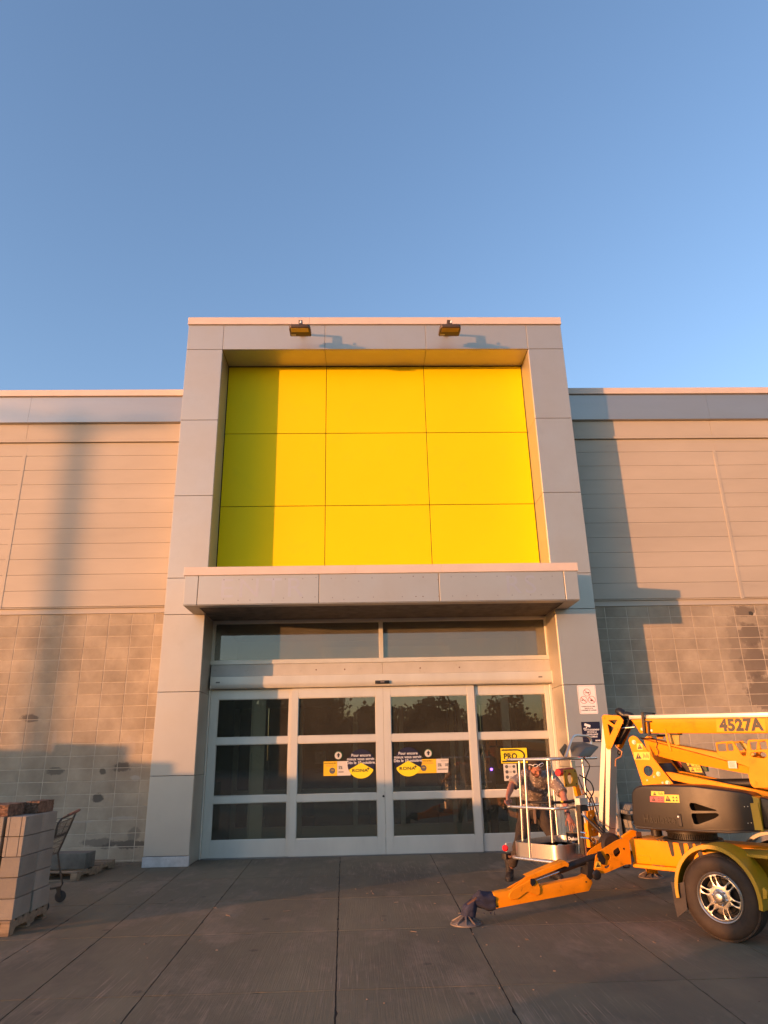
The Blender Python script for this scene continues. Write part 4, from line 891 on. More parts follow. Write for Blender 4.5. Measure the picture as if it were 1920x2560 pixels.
P('rest_strap', [(1.443,1.768),(1.458,1.765),(1.485,1.60),(1.492,1.54),(1.474,1.535),(1.452,1.62)], -.108, -.102, M_org)
P('boom_rest_clip', [(1.285,1.690),(1.36,1.692),(1.355,1.665),(1.29,1.668)], .0, .02, M_org)
# --- head between boom and hanging mast
hp = rpoly(HEAD_PLATE, [.02,.02,.01,.01,.02,.02,.02,.01]); hh = [rpoly(HEAD_H1,.008), rpoly(HEAD_H2,.008)]
h1_ = P('head_plate', hp, -.120, -.110, M_org, holes=hh); P('head_plate', hp, .110, .120, M_org, holes=hh)
hb_ = MB()
for i, (a, z) in enumerate(HEAD_BOLT): bolt(hb_, a, -.120, z, .010 if i < 3 else .004, .008 if i < 3 else .003)
hb_.build('head_bolt', M_org, h1_)
P('head_web', [(.76,1.92),(.95,1.91),(.97,1.88),(.80,1.62),(.77,1.62)], -.06, .06, M_black)
P('head_link', LINKR[:6], -.04, .04, M_steel); P('head_link', [(.90,1.83),(.93,1.82),(.87,1.70),(.84,1.71)], -.075, -.060, M_org)
MB().tube([(.92,-.06,1.792),(1.085,-.06,1.798)], .010, 10).build('jib_rod', M_chrome, lift)
bt = MB(); rr = random.Random(4)
pts = [(.835,0,1.985),(.872,0,1.985),(.915,0,1.955),(.94,0,1.925),(.97,0,1.935),(1.01,0,1.925),(1.05,0,1.915)]
bt.tube(pts, [.018,.048,.055,.040,.046,.034,.040], 14); bt.tube([(.90,0,1.90),(.93,0,1.93),(.95,0,1.89)], [.03,.04,.03], 10)
bt.build('rubber_boot', M_black, lift, sub=1)
rd = MB(); rd.tube([(r[0], -.1, r[1]) for r in ((.846,1.616),(.848,1.600),(.888,1.562),(.911,1.546),(.905,1.520),(.889,1.492),(.850,1.478),(.823,1.464),(.815,1.43),(.808,1.391))], .0065, 8); rd.build('hook_rod', mat('copper_rod', (.6,.28,.13), .35, .6), lift)
kb = MB(); kb.lathe([(0,.02),(.012,.02),(.026,.01),(.03,0),(.026,-.012),(0,-.014)], (.862,-.06,1.535), (.4,-1,0), 20); kb.build('round_knob', M_black, lift)
# --- hanging mast
def quad(n, p, b0, b1, m, bev=.003): return P(n, p, b0, b1, m, bev=bev)
quad('mast_profile', [(.705,1.925),(.758,1.925),(.640,1.29),(.520,.66),(.472,.66),(.578,1.29)], -.070, .070, M_mast)
quad('mast_tube', [(.700,1.60),(.766,1.60),(.711,1.29),(.602,.64),(.556,.64),(.653,1.29)], -.070, .070, M_mast)
quad('mast_core', [(.70,1.75),(.745,1.75),(.655,1.29),(.55,.66),(.53,.66),(.63,1.29)], -.045, .055, M_black)
# --- basket
z_t, z_m = 1.478, .952
def railpath(z, r=.10):
    pts = [(-.50,.45),(-.50,-.32)] + arc(-.42,-.32,.08,180,270,5) + arc(.12,-.32,.08,270,360,5) + [(.20,.50)]
    return [(a, b, z) for a, b in pts]
rl = MB(); rl.tube(railpath(z_t), .0165, 12); rl.tube([(.20,.50,z_t),(-.50,.50,z_t),(-.50,.45,z_t)], .0165, 12)
rl.build('top_rail', M_rail, lift)
rl = MB(); rl.tube([(-.515,-.39,z_m)] + railpath(z_m)[3:], .0165, 12); rl.tube([(.20,.50,z_m),(-.45,.50,z_m)], .0165, 12); rl.build('middle_rail', M_rail, lift)
rl = MB(); rl.tube([(-.50,-.30,.41)] + [(a,b,.41) for a,b in arc(-.42,-.34,.08,180,270,5)] + [(a,b,.405) for a,b in arc(.12,-.34,.08,270,360,5)] + [(.20,.48,.405),(-.5,.48,.405)], .0165, 12); rl.build('bottom_rail', M_rail, lift)
for (a0,z0,a1,z1,b) in ((-.333,.59,-.292,1.474,-.385),(-.232,.41,-.202,1.478,-.402),(.083,.60,.114,1.466,-.385),(-.47,.50,-.47,1.47,.50),(.0,.50,.0,1.47,.50)):
    MB().tube([(a0,b,z0),(a1,b,z1)], .0145 if b > -.39 else .016, 12).build('post', M_rail, lift)
gb = MB(); gb.tube([(-.345,-.36,1.005),(.10,-.36,1.012)], .013, 10); gb.lathe([(0,.02),(.022,.02),(.022,-.02),(0,-.02)], (-.31,-.36,1.005), (1,0,0), 12); gb.lathe([(0,.02),(.024,.02),(.024,-.02),(0,-.02)], (.10,-.36,1.012), (1,0,0), 12); gb.build('gate_bar', M_steel, lift)
gb = MB(); gb.tube([(.11,-.36,1.012),(.20,-.20,1.015),(.21,.02,1.02)], [.014,.016,.022], 10); gb.build('gate_spring', M_black, lift)
MB().ball((.17,-.26,1.02), (.022,.02,.012), 10, 6).build('spring_tip', M_stky, lift)
tub = MB(); out = rrect(-.50,.20,-.40,.50,.13,6); inn = rrect(-.492,.192,-.392,.492,.122,6)
tub.prism(out, .425, .576, 'xy', holes=[inn]); tub.prism(inn, .425, .435, 'xy')
tub.build('tub', M_tub, lift, bevel=.0015)
# bracket plates at the back of the basket
bp = MB(); bp.prism(rrect(-.10,.10,.60,.84,.02), .49, .496, 'xz', holes=[circ(0,.72,.06,20)]); bp.build('back_plate', M_orgw, lift)
# mounting hardware between basket and mast (faces along the machine: plane across it)
def Q(name, poly, a0, a1, m, holes=(), bev=.003, parent=lift): return MB().prism(poly, a0, a1, 'yz', holes=holes).build(name, m, parent, bevel=bev)
up = Q('upright_channel', [(-.068,1.452),(.010,1.452),(.006,1.20),(.013,1.07),(.000,.947),(.003,.555),(-.020,.47),(-.095,.47),(-.077,.58),(-.067,.914),(-.057,1.07),(-.063,1.376)], .206, .222, M_mast)
c = MB()
for z in (.77,): c.lathe([(0,.003),(.013,.003),(.013,0)], (.222,-.035,z), (1,0,0), 6)
c.build('channel_bolt', M_steel, up)
Q('mount_plate', rpoly([(-.43,1.365),(-.19,1.370),(-.165,1.30),(-.165,1.21),(-.19,1.175),(-.25,1.183),(-.43,1.183)], .015), .34, .352, M_olive, holes=[circ(-.318,1.272,.044,24,.058)])
Q('mount_neck', rpoly([(-.21,1.19),(-.135,1.20),(-.10,1.085),(-.187,1.075)], .01), .30, .338, M_org)
Q('safety_hook', rpoly([(-.145,1.16),(-.078,1.160),(-.066,1.09),(-.127,1.085),(-.125,1.10),(-.09,1.102),(-.098,1.145),(-.14,1.145)], .006), .345, .360, mat('copper_hook', (.6,.30,.16), .4, .4))
bb = MB()
for b, z in ((-.405,1.345),(-.21,1.345),(-.205,1.21),(-.405,1.205)): bb.lathe([(0,.004),(.010,.004),(.010,0)], (.352,b,z), (1,0,0), 6)
bb.build('plate_bolt', M_steel, lift)
rt = MB(); rt.lathe([(0,0),(.036,0),(.0405,.006),(.0405,.285),(.03,.30),(0,.30)], (.31,-.485,1.338), (0,1,.02), 28); rt.build('document_tube', M_ext, lift)
Q('dark_column', [(-.112,.975),(.036,.973),(.030,.72),(.0,.47),(-.125,.47),(-.125,.72)], .26, .31, M_steel)
MB().box(.24,.31,-.112,.048,.978,1.052).build('grey_valve_box', M_alu, lift, bevel=.004)
yb = Q('jib_bracket', [(-.158,.929),(-.049,.934),(.019,.708),(-.014,.67),(-.109,.66),(-.160,.671)], .436, .448, M_orgw)
Q('bracket_edge', [(-.185,.924),(-.160,.926),(-.158,.769),(-.168,.56),(-.205,.558),(-.207,.656),(-.217,.773)], .40, .446, M_org)
Q('white_valve', [(-.24,.927),(-.19,.921),(-.19,.802),(-.219,.805),(-.225,.89)], .41, .43, M_alu)
yb2 = MB(); 
for b, z in ((-.14,.88),(-.12,.84),(-.10,.78),(-.14,.74),(-.08,.71)): yb2.lathe([(0,.008),(.011,.008),(.011,0)], (.452,b,z), (1,0,0), 6)
yb2.build('bracket_bolt', M_alloy, yb)
MB().tube([(.44,-.22,.86),(.50,-.20,.80),(.60,-.17,.70)], [.012,.018,.020], 12).build('tilt_cylinder', M_steel, lift)
MB().tube([(.40,-.24,.90),(.46,-.22,.84)], .009, 10).build('tilt_rod', M_chrome, lift)
Q('rust_guard', [(-.122,.717),(-.008,.708),(.012,.46),(-.124,.46)], .315, .34, M_rust)
Q('lower_bracket', [(-.115,.647),(-.069,.643),(-.066,.579),(-.035,.588),(-.022,.622),(.015,.601),(-.017,.563),(-.07,.44),(-.125,.44),(-.125,.547)], .415, .425, M_org)
# hoses
def spline(pts, n=6):
    P_ = [Vector(p) for p in pts]; P_ = [P_[0]*2-P_[1]] + P_ + [P_[-1]*2-P_[-2]]; out = []
    for i in range(1, len(P_)-2):
        for k in range(n):
            t = k/n; a, b, c, d = P_[i-1:i+3]; out.append(.5*((2*b)+(c-a)*t+(2*a-5*b+4*c-d)*t*t+(3*b-a-3*c+d)*t**3))
    return out + [P_[-2]]
hz = MB(); _t = hz.tube; hz.tube = lambda pts, r, n=8: _t(spline(pts), r, n)
hz.tube([(.28,.10,1.49),(.33,.13,1.40),(.33,.08,1.32),(.36,-.02,1.26),(.37,-.05,1.16),(.38,0.02,1.08),(.42,.02,.95),(.48,-.02,.80),(.53,-.05,.66)], .0075, 8)
hz.tube([(.30,-.05,1.30),(.37,.05,1.22),(.38,.08,1.12),(.36,.02,1.03),(.40,-.05,.92),(.50,-.10,.78),(.56,-.12,.62)], .0075, 8)
hz.tube([(.30,-.08,1.28),(.34,-.09,1.18),(.36,-.04,1.08),(.40,.0,.98),(.47,-.08,.82),(.57,-.12,.74),(.62,-.12,.68),(.60,-.12,.60),(.53,-.12,.58)], .007, 8)
hz.tube([(.48,-.12,.76),(.56,-.14,.70),(.60,-.14,.62),(.56,-.14,.56),(.50,-.12,.60)], .006, 8)
hz.tube([(.50,-.10,.84),(.57,-.10,.80),(.64,-.09,.76),(.70,-.07,.75)], .004, 6)
hz.build('hydraulic_hose', M_black, lift)
ft = MB()
for p, q in (((.36,-.24,.66),(.46,-.24,.655)),((.46,-.24,.655),(.50,-.2,.60)),((.36,-.23,.71),(.42,-.23,.705))): ft.tube([p, q], .009, 8)
ft.build('hose_fitting', M_chrome, lift)
# control box with its guard hoop
ho = MB(); ho.tube([(.25,-.214,1.494),(.25,-.13,1.60),(.25,-.07,1.68),(.25,-.02,1.725),(.25,.04,1.740),(.25,.28,1.733),(.25,.335,1.71),(.25,.352,1.665),(.25,.30,1.56),(.25,.273,1.49)], .0150, 12)
ho.build('guard_hoop', M_rail, lift)
cb_ = MB(); cb_.add([(.30,-.16,1.505),(.30,.10,1.50),(.38,-.16,1.50),(.38,.10,1.495),(.16,.01,1.665),(.16,.31,1.668),(.36,.06,1.60),(.36,.345,1.605)], [(0,1,5,4),(2,6,7,3),(0,4,6,2),(1,3,7,5),(4,5,7,6),(0,2,3,1)])
cb_.build('control_box', mat('control_box_grey', (.11,.11,.10), .45, .2, .1), lift, bevel=.006, seg=2)
sc = MB(); sc.prism([(-.285,1.575),(-.165,1.645),(-.12,1.62),(-.215,1.50)], .22, .226, 'yz'); sc.build('clear_shield', glass('tinted_acrylic', (.55,.5,.42), 1.5, .05, 0, .3), lift)
sw = MB()
for i in range(4): sw.lathe([(0,.03),(.008,.03),(.008,0)], (.345,-.10+i*.055,1.515), (.5,0,-.8), 8)
sw.build('switch', M_stkr, lift)
# rear light on its bracket at the basket corner
lb = MB().box(-.62,-.60,-.365,-.255,.45,.548).build('light_bracket', M_alu, lift, bevel=.004)
MB().lathe([(0,.016),(.024,.015),(.034,.006),(.036,0)], (-.612,-.372,.494), (.52,-.85,0), 24).build('rear_light', mat('red_lens', (.75,.02,.03), .25, 0, .05), lift)
MB().tube([(-.50,-.33,.42),(-.56,-.36,.40),(-.62,-.34,.42)], .016, 8).build('light_arm', M_rust, lift)
MB().prism(rrect(-.66,-.585,-.40,-.30,.01), .375, .435, 'xy').build('plug_box', M_steel, lift)

# --- near wheel
wc = Vector((2.07, -.685, .337)); AX = (0, -1, 0)
ty = MB(); prof = [(.205,.098),(.222,.106),(.262,.112),(.300,.106),(.322,.090),(.333,.070),(.337,.04),(.3375,0),(.337,-.04),(.333,-.070),(.322,-.090),(.300,-.106),(.262,-.112),(.222,-.106),(.200,-.095),(.190,-.08),(.190,.08),(.200,.095)]
ty.lathe(prof, wc, AX, 96, closed=True)
tyo = ty.build('tyre', M_rubber, lift, smooth=30)
tr_ = MB()
for h in (-.055,-.02,.02,.055): tr_.lathe([(.3372,h-.004),(.3385,h-.016),(.3385,h+.016),(.3372,h+.004)] if False else [(.330,h-.013),(.3400,h-.013),(.3400,h+.013),(.330,h+.013)], wc, AX, 96, closed=True)
for s_ in (-1,1):
    for k in range(110):
        M4 = Matrix.Translation(wc) @ Matrix.Rotation(2*math.pi*k/110, 4, 'Y'); tr_.box(.318,.3355,s_*.068,s_*.088,-.0075,.0075, M4)
tr_.build('tread', M_rubber, tyo, smooth=30)
rg_ = MB(); rg_.lathe([(.282,.1105),(.285,.1125),(.288,.1105)], wc, AX, 96); rg_.lathe([(.240,.1098),(.242,.1115),(.245,.1098)], wc, AX, 96); 
rm = MB(); rm.lathe([(.199,.100),(.201,.094),(.196,.090),(.188,.060),(.182,.050),(.172,-.09),(.160,-.09),(.168,.045),(.176,.062),(.181,.090),(.187,.101),(.194,.104)], wc, AX, 72, closed=True)
rmo = rm.build('rim', M_alloy, lift, smooth=40)
hl = []
for k in range(6):
    t = R_(60*k + 14)
    def rot2(pts): return [(wc.x + x*math.cos(t) - z*math.sin(t), wc.z + x*math.sin(t) + z*math.cos(t)) for x, z in pts]
    hl.append(rot2([(.092,.0),(.100,-.020),(.122,-.040),(.158,-.056),(.168,-.040),(.172,0),(.168,.040),(.158,.056),(.122,.040),(.100,.020)]))
    t = R_(60*k + 44)
    hl.append(rot2([(.088,0),(.102,-.009),(.130,-.017),(.158,-.010),(.166,0),(.158,.010),(.130,.017),(.102,.009)]))
sp2 = MB(); sp2.prism(circ(wc.x, wc.z, .179, 72), wc.y-.092, wc.y-.070, 'xz', holes=hl)
sp2.build('spoke_disc', M_alloy, rmo, bevel=.004, seg=2)
hu = MB(); hu.lathe([(0,.128),(.030,.128),(.037,.125),(.042,.118),(.044,.100),(.050,.095),(.066,.092),(.070,.088),(.070,.07),(0,.07)], wc, AX, 40); hu.build('hub_cap', M_alloy, rmo, bevel=0)
ng = MB()
for k in range(6):
    t = R_(60*k + 44); c = wc + Vector((math.cos(t)*.060, 0, math.sin(t)*.060)); ng.lathe([(0,.112),(.006,.112),(.010,.108),(.010,.088)], c, AX, 12)
ng.build('wheel_nut', M_chrome, rmo)
bd = MB(); bd.lathe([(0,.02),(.150,.02),(.155,.0),(.155,-.05),(0,-.05)], wc, AX, 48); bd.lathe([(.12,.028),(.135,.032),(.14,.022)], wc, AX, 48); bd.build('brake_drum', M_steel, rmo)
MB().box(2.03,2.11,-.60,.60,.30,.37).build('axle', M_steel, lift, bevel=.005)
# far wheel
wc2 = Vector((2.07, .685, .337))
ty = MB(); ty.lathe(prof, wc2, (0,1,0), 64, closed=True); ty.build('tyre', M_rubber, lift)
rm = MB(); rm.lathe([(.19,.09),(.185,.05),(.0,.05),(0,.0),(.17,-.09),(.19,-.09)], wc2, (0,1,0), 48); rm.build('rim', M_alloy, lift)
# fenders: curved strip plus side lip
def fender(c, b0, b1, lipb, m):
    f = MB(); R0 = .405; c2_ = (c.x - .005, c.z + .015)
    o_ = [(c2_[0] + R0*.93*math.cos(R_(a)), c2_[1] + R0*math.sin(R_(a))) for a in range(188, -12, -6)] 
    i_ = [(c2_[0] + (R0-.012)*.93*math.cos(R_(a)), c2_[1] + (R0-.012)*math.sin(R_(a))) for a in range(188, -12, -6)]
    f.prism(o_ + i_[::-1], min(b0,b1), max(b0,b1), 'xz')
    l_ = [(c2_[0] + (R0-.036)*.93*math.cos(R_(a)), c2_[1] + (R0-.036)*math.sin(R_(a))) for a in range(188, -12, -6)]
    f.prism(o_ + l_[::-1], lipb-.004, lipb+.004, 'xz')
    return f.build('fender', m, lift, bevel=.003)
fender(wc, -.82, -.56, -.824, M_olive); fender(wc2, .56, .82, .56, mat('galvanised_fender', (.38,.36,.33), .5, .4, .1))
P('fender_skirt', [(1.70,.62),(1.76,.70),(1.77,.42),(1.70,.36)], -.565, -.555, M_steel)
MB().prism([(1.648,.42),(1.70,.41),(1.775,.43),(1.765,.21),(1.663,.135),(1.652,.24)], -.80, -.795, 'xz', M=Matrix.Identity(4)).build('mud_flap', mat('mud_flap_rubber', (.055,.045,.038), .8, 0, .2, 5), lift)
P('fender_bracket', FBRACK, -.83, -.815, M_olive)
dk = MB(); dk.prism([(1.86,.672),(2.9,.690),(2.9,.650),(1.95,.655)], -.62, -.24, 'xz'); dk.build('deck_plate', M_olive, lift, bevel=.004)
P('gusset_plate', [(2.134,.648),(2.75,.645),(2.70,.30),(2.35,.30)], -.30, -.288, M_olive)
gb_ = MB(); bolt(gb_, 2.40, -.30, .50, .010); bolt(gb_, 2.52, -.30, .36, .012); gb_.build('gusset_bolt', M_steel, lift)
MB().tube([(2.9,0,.55),(3.6,0,.55)], .06, 4).build('drawbar', M_org, lift)

# --- outriggers: mesh in the leg's own frame (x from the pad to the chassis, y away, z up)
def outrigger():
    def Pq(name, poly, y0, y1, m, parent, **k): return P(name, poly, y0, y1, m, parent, **k)
    beam = MB().prism(LG_BEAM, -.06, .06, 'xz').build('outrigger_arm', M_orgw, lift, bevel=.006, seg=2)
    Pq('hinge_plate', rpoly(LG_HINGE,.012), -.074, -.0605, M_orgw, beam); Pq('hinge_plate', rpoly(LG_HINGE,.012), .0605, .074, M_orgw, beam)
    chn = [(.637,.392),(.913,.475),(1.054,.514),(1.093,.484),(1.081,.454),(1.04,.462),(.74,.376),(.70,.365)]
    Pq('cylinder_cover', chn, -.070, .070, M_orgw, beam, bev=.004)
    Pq('cover_flange', [(.435,.273),(.637,.392),(.70,.372),(.66,.340),(.50,.272)], -.060, -.045, M_orgw, beam)
    c = MB(); c.tube([(.995,0,.418),(1.36,0,.512)], .036, 24); c.tube([(1.34,0,.50),(1.46,0,.535)], [.042,.03], 16); c.build('hydraulic_cylinder', M_steel, beam)
    c = MB(); c.tube([(.72,-.02,.340),(1.02,-.02,.418)], .010, 12); c.build('cylinder_rod', M_chrome, beam)
    pl = rpoly(LG_PLATE, [.01,.02,.05,.02,0,.01,.03,.03,.02])
    ph = [circ(1.509,.532,.031,24), rpoly([LG_PH[i] for i in (4,5,6,7,8)],.02), rpoly([LG_PH[i] for i in (9,10,11,12)],.008)]
    br = Pq('mount_plate', pl, -.098, -.088, M_orgw, beam, holes=ph); Pq('mount_plate', pl, .088, .098, M_orgw, beam, holes=ph)
    sticker(LG_STK, -.0985, M_stky, br, 'tri')
    c = MB(); c.lathe([(0,.012),(.018,.012),(.024,.006),(.026,-.20),(0,-.20)], (1.42,-.10,.515), (0,-1,0), 18)
    c.prism([(1.40,.585),(1.43,.59),(1.475,.51),(1.46,.46),(1.43,.47),(1.39,.54)], -.112, -.098, 'xz')
    c.prism([(1.30,.49),(1.37,.50),(1.36,.36),(1.30,.33),(1.27,.36)], -.08, .08, 'xz')
    c.build('cylinder_mount', M_steel, beam)
    c = MB(); c.tube([(1.375,-.11,.372),(1.375,.11,.372)], .034, 18); c.lathe([(0,.02),(.04,.01),(.05,-.01),(.04,-.03)], (1.365,-.11,.375), (0,-1,0), 9); c.tube([(.688,-.085,.342),(.688,.085,.342)], .024, 14)
    c.prism([(.66,.372),(.70,.372),(.71,.33),(.67,.305),(.655,.33)], -.088, -.075, 'xz'); c.build('greasy_pivot', M_black, beam)
    c = MB(); bolt(c, 1.261, -.061, .311, .005, .003); bolt(c, .30, -.061, .144, .006, .003); bolt(c, 1.70, -.098, .600, .006, .003); c.build('arm_bolt', M_steel, beam)
    for k_, (u0, z0) in enumerate(((1.735,.690),)):
        Pq('release_bracket', rpoly([(1.735,.700),(1.867,.766),(1.916,.752),(1.925,.71),(1.80,.672),(1.775,.683)],.02), -.02, .02, M_org, beam)
    c = MB(); c.box(1.90,1.96,-.03,.03,.66,.74); c.build('release_block', M_rust, beam)
    c = MB(); c.lathe([(0,.05),(.09,.05),(.115,.03),(.115,-.03),(.09,-.05),(0,-.05)], (1.66,.11,.62), (0,1,0), 32); c.build('hose_reel', M_rubber, beam)
    c = MB(); c.tube([(1.70,-.05,.455),(1.70,-.05,.42),(1.76,-.05,.42),(1.765,-.05,.455)], .008, 8); c.build('chain_loop', M_steel, beam)
    # foot
    c = MB(); c.lathe([(0,.070),(.030,.070),(.040,.055),(.055,.040),(.150,.016),(.158,.012),(.158,.002),(0,.002)], (-.004,0,0), (0,0,1), 40)
    for k in range(10):
        M4 = Matrix.Translation((-.004,0,0)) @ Matrix.Rotation(2*math.pi*k/10, 4, 'Z'); c.prism([(.03,.085),(.05,.075),(.150,.024),(.150,.014),(.03,.014)], -.005, .005, 'xz', M=M4)
    c.build('foot_pad', mat('galvanised_pad', (.20,.165,.14), .6, .3, .2, 10, dirt=((.12,.06,.03), 9, .5, .75, .8)), beam)
    c = MB(); c.tube([(0,0,.05),(.04,0,.16),(.12,0,.20)], .03, 12); c.build('foot_post', M_rust, beam)
    # cloth wrapped over the end of the arm, hanging over the foot
    bm = bmesh.new(); rr = random.Random(21)
    path = [((.015,.045),.070,.045),((.030,.10),.074,.052),((.045,.17),.070,.062),((.07,.215),.078,.066),((.125,.222),.082,.070),((.185,.190),.083,.072),((.235,.178),.084,.078),((.285,.182),.082,.078)]
    dirs = [0,8,15,35,75,100,95,92]; n = 26; rings = []
    for (pc, ra, rb), dg_ in zip(path, dirs):
        d = R_(dg_); ring = []
        for k in range(n):
            t = 2*math.pi*k/n; w = 1 + .09*math.sin(5*t + dg_*.07) + .05*math.sin(9*t + dg_*.13) + rr.uniform(-.02,.02)
            # section spans the direction square to the path and the y axis
            ex = Vector((math.cos(d), 0, -math.sin(d))) if dg_ < 90 else Vector((math.cos(d), 0, -math.sin(d)))
            ex = Vector((math.cos(d), 0, math.sin(d)))
            p = Vector((pc[0],0,pc[1])) + ex*ra*math.cos(t)*w + Vector((0,1,0))*rb*math.sin(t)*w
            ring.append(bm.verts.new(p))
        rings.append(ring)
    for r0, r1 in zip(rings[:-1], rings[1:]):
        for k in range(n): bm.faces.new((r0[k], r0[(k+1)%n], r1[(k+1)%n], r1[k]))
    bmesh.ops.recalc_face_normals(bm, faces=bm.faces)
    me = bpy.data.meshes.new('cloth_wrap'); bm.to_mesh(me); bm.free(); me.shade_smooth(); me.materials.append(M_cloth)
    co = bpy.data.objects.new('cloth_wrap', me); scene.collection.objects.link(co); co.parent = beam
    sd_ = co.modifiers.new('s','SOLIDIFY'); sd_.thickness = .004; sb_ = co.modifiers.new('u','SUBSURF'); sb_.levels = sb_.render_levels = 1
    tx = bpy.data.textures.new('folds', 'CLOUDS'); tx.noise_scale = .05; dm = co.modifiers.new('d','DISPLACE'); dm.texture = tx; dm.strength = .022; dm.mid_level = .5; dm.texture_coords = 'LOCAL'
    c = MB(); c.prism([(.215,.100),(.235,.104),(.232,.078)], -.07, -.067, 'xz'); c.prism([(.262,.106),(.268,.104),(.270,.070),(.262,.078)], -.072, -.069, 'xz'); c.prism([(.150,.102),(.168,.100),(.160,.085)], -.066, -.063, 'xz'); c.build('cloth_tatter', M_cloth, beam)
    return beam
near = outrigger()
rootM = Matrix.Translation((2.15,-3.19,0)) @ Matrix.Rotation(R_(-50), 4, 'Z')
near.matrix_local = rootM.inverted() @ (Matrix.Translation((.789,-4.34,0)) @ Matrix.Rotation(LEG_ANG, 4, 'Z'))
far = near.copy(); scene.collection.objects.link(far)
far.matrix_local = rootM.inverted() @ (Matrix.Translation((3.51,-2.05,0)) @ Matrix.Rotation(math.atan2(-1.72,-.61), 4, 'Z'))
for c_ in list(near.children):
    if c_.name.startswith(('chain','release','hose_reel')): continue
    d_ = c_.copy(); scene.collection.objects.link(d_); d_.parent = far
# ================================================================== helpers for soft bodies
def remesh(mb, name, m, parent, vox, sub=0, smooth_it=2, noise=None):
    o = mb.build(name, m, parent, smooth=0)
    r = o.modifiers.new('r', 'REMESH'); r.mode = 'VOXEL'; r.voxel_size = vox; r.adaptivity = 0
    s = o.modifiers.new('s', 'SMOOTH'); s.iterations = smooth_it; s.factor = .5
    if noise:
        tx = bpy.data.textures.new(name, 'CLOUDS'); tx.noise_scale = noise[0]; d = o.modifiers.new('d', 'DISPLACE'); d.texture = tx; d.strength = noise[1]; d.mid_level = .5; d.texture_coords = 'LOCAL'
    dg = bpy.context.evaluated_depsgraph_get(); dg.update()
    me = bpy.data.meshes.new_from_object(o.evaluated_get(dg)); o.modifiers.clear(); o.data = me; me.materials.clear(); me.materials.append(m); me.shade_smooth()
    return o
def loft(mb, secs, n=24):
    """secs: (centre, half width, half depth, spine direction, side direction)"""
    vs = []
    for c, w, d, ax, side in secs:
        c = Vector(c); ax = Vector(ax).normalized(); s = Vector(side); s = (s - ax*s.dot(ax)).normalized(); f = ax.cross(s)
        vs += [c + s*w*math.cos(2*math.pi*k/n) + f*d*math.sin(2*math.pi*k/n) for k in range(n)]
    m = len(secs); fs = [(i*n+k, i*n+(k+1)%n, (i+1)*n+(k+1)%n, (i+1)*n+k) for i in range(m-1) for k in range(n)]
    mb.add(vs, fs + [tuple(range(n-1,-1,-1)), tuple(range((m-1)*n, m*n))])
def chain(mb, pts, rs, n=14):
    """tapering limb with rounded joints"""
    P_ = [Vector(p) for p in pts]
    for i in range(len(P_)-1): mb.tube([P_[i], P_[i].lerp(P_[i+1], .5), P_[i+1]], [rs[i], (rs[i]+rs[i+1])/2, rs[i+1]], n)
    for p, r in zip(P_, rs): mb.ball(p, r, 14, 10)

# ================================================================== person
M_skin = mat('skin', (.40,.165,.10), .5, 0, .08, 20, bump=.0006, bscale=120)
M_shirt = mat('taupe_tshirt', (.21,.165,.14), .9, 0, .08, 6, bump=.003, bscale=18, dirt=((.66,.54,.42), 26, .555, .60, .9))
M_pants = mat('brown_work_trousers', (.046,.032,.022), .9, 0, .25, 5, bump=.003, bscale=16)
M_boot = mat('dark_boot', (.022,.017,.014), .7, 0, .3, 14, bump=.002, bscale=50, dirt=((.14,.12,.10), 16, .6, .8, .6))
M_hair = mat('dark_hair', (.030,.017,.010), .8, 0, .3, 60, bump=.002, bscale=200)
man = empty('person', (2.02, -2.0, 0), 'person in paint splashed taupe t-shirt bending over the lift basket, white sunglasses pushed up', 'person')
def rel(p): return Vector(p) - Vector((2.02,-2.0,0))
hipR, hipL = rel((1.985,-1.93,.82)), rel((2.175,-1.93,.82))
kneR, kneL = rel((1.83,-2.10,.47)), rel((2.275,-2.14,.47))
ankR, ankL = rel((1.705,-1.90,.11)), rel((2.285,-1.93,.11))
shR, shL = rel((1.885,-2.40,1.265)), rel((2.235,-2.38,1.262))
elR, wrR = rel((1.695,-2.50,1.165)), rel((1.585,-2.76,1.045))
elL, wrL = rel((2.315,-2.62,1.05)), rel((2.305,-2.78,.835))
neck0, neck1 = rel((2.055,-2.42,1.285)), rel((2.025,-2.50,1.335))
F = Vector((.20,-.74,-.58)).normalized(); U = Vector((.03,-.60,.80)); U = (U - F*U.dot(F)).normalized(); S = F.cross(U)      # face, crown and side directions
HC = rel((2.005,-2.575,1.375))                                   # middle of the head
hM = Matrix(((S.x,F.x,U.x,HC.x),(S.y,F.y,U.y,HC.y),(S.z,F.z,U.z,HC.z),(0,0,0,1)))
body = MB()
def hp_(x, y, z): return hM @ Vector((x, y, z))
def hball(c, r, n=18, m=12):
    vs = []
    for i in range(m+1):
        a = math.pi*i/m
        for k in range(n): vs.append(hp_(c[0]+r[0]*math.sin(a)*math.cos(2*math.pi*k/n), c[1]+r[1]*math.sin(a)*math.sin(2*math.pi*k/n), c[2]+r[2]*math.cos(a)))
    return vs, [(i*n+k, i*n+(k+1)%n, (i+1)*n+(k+1)%n, (i+1)*n+k) for i in range(m) for k in range(n)]
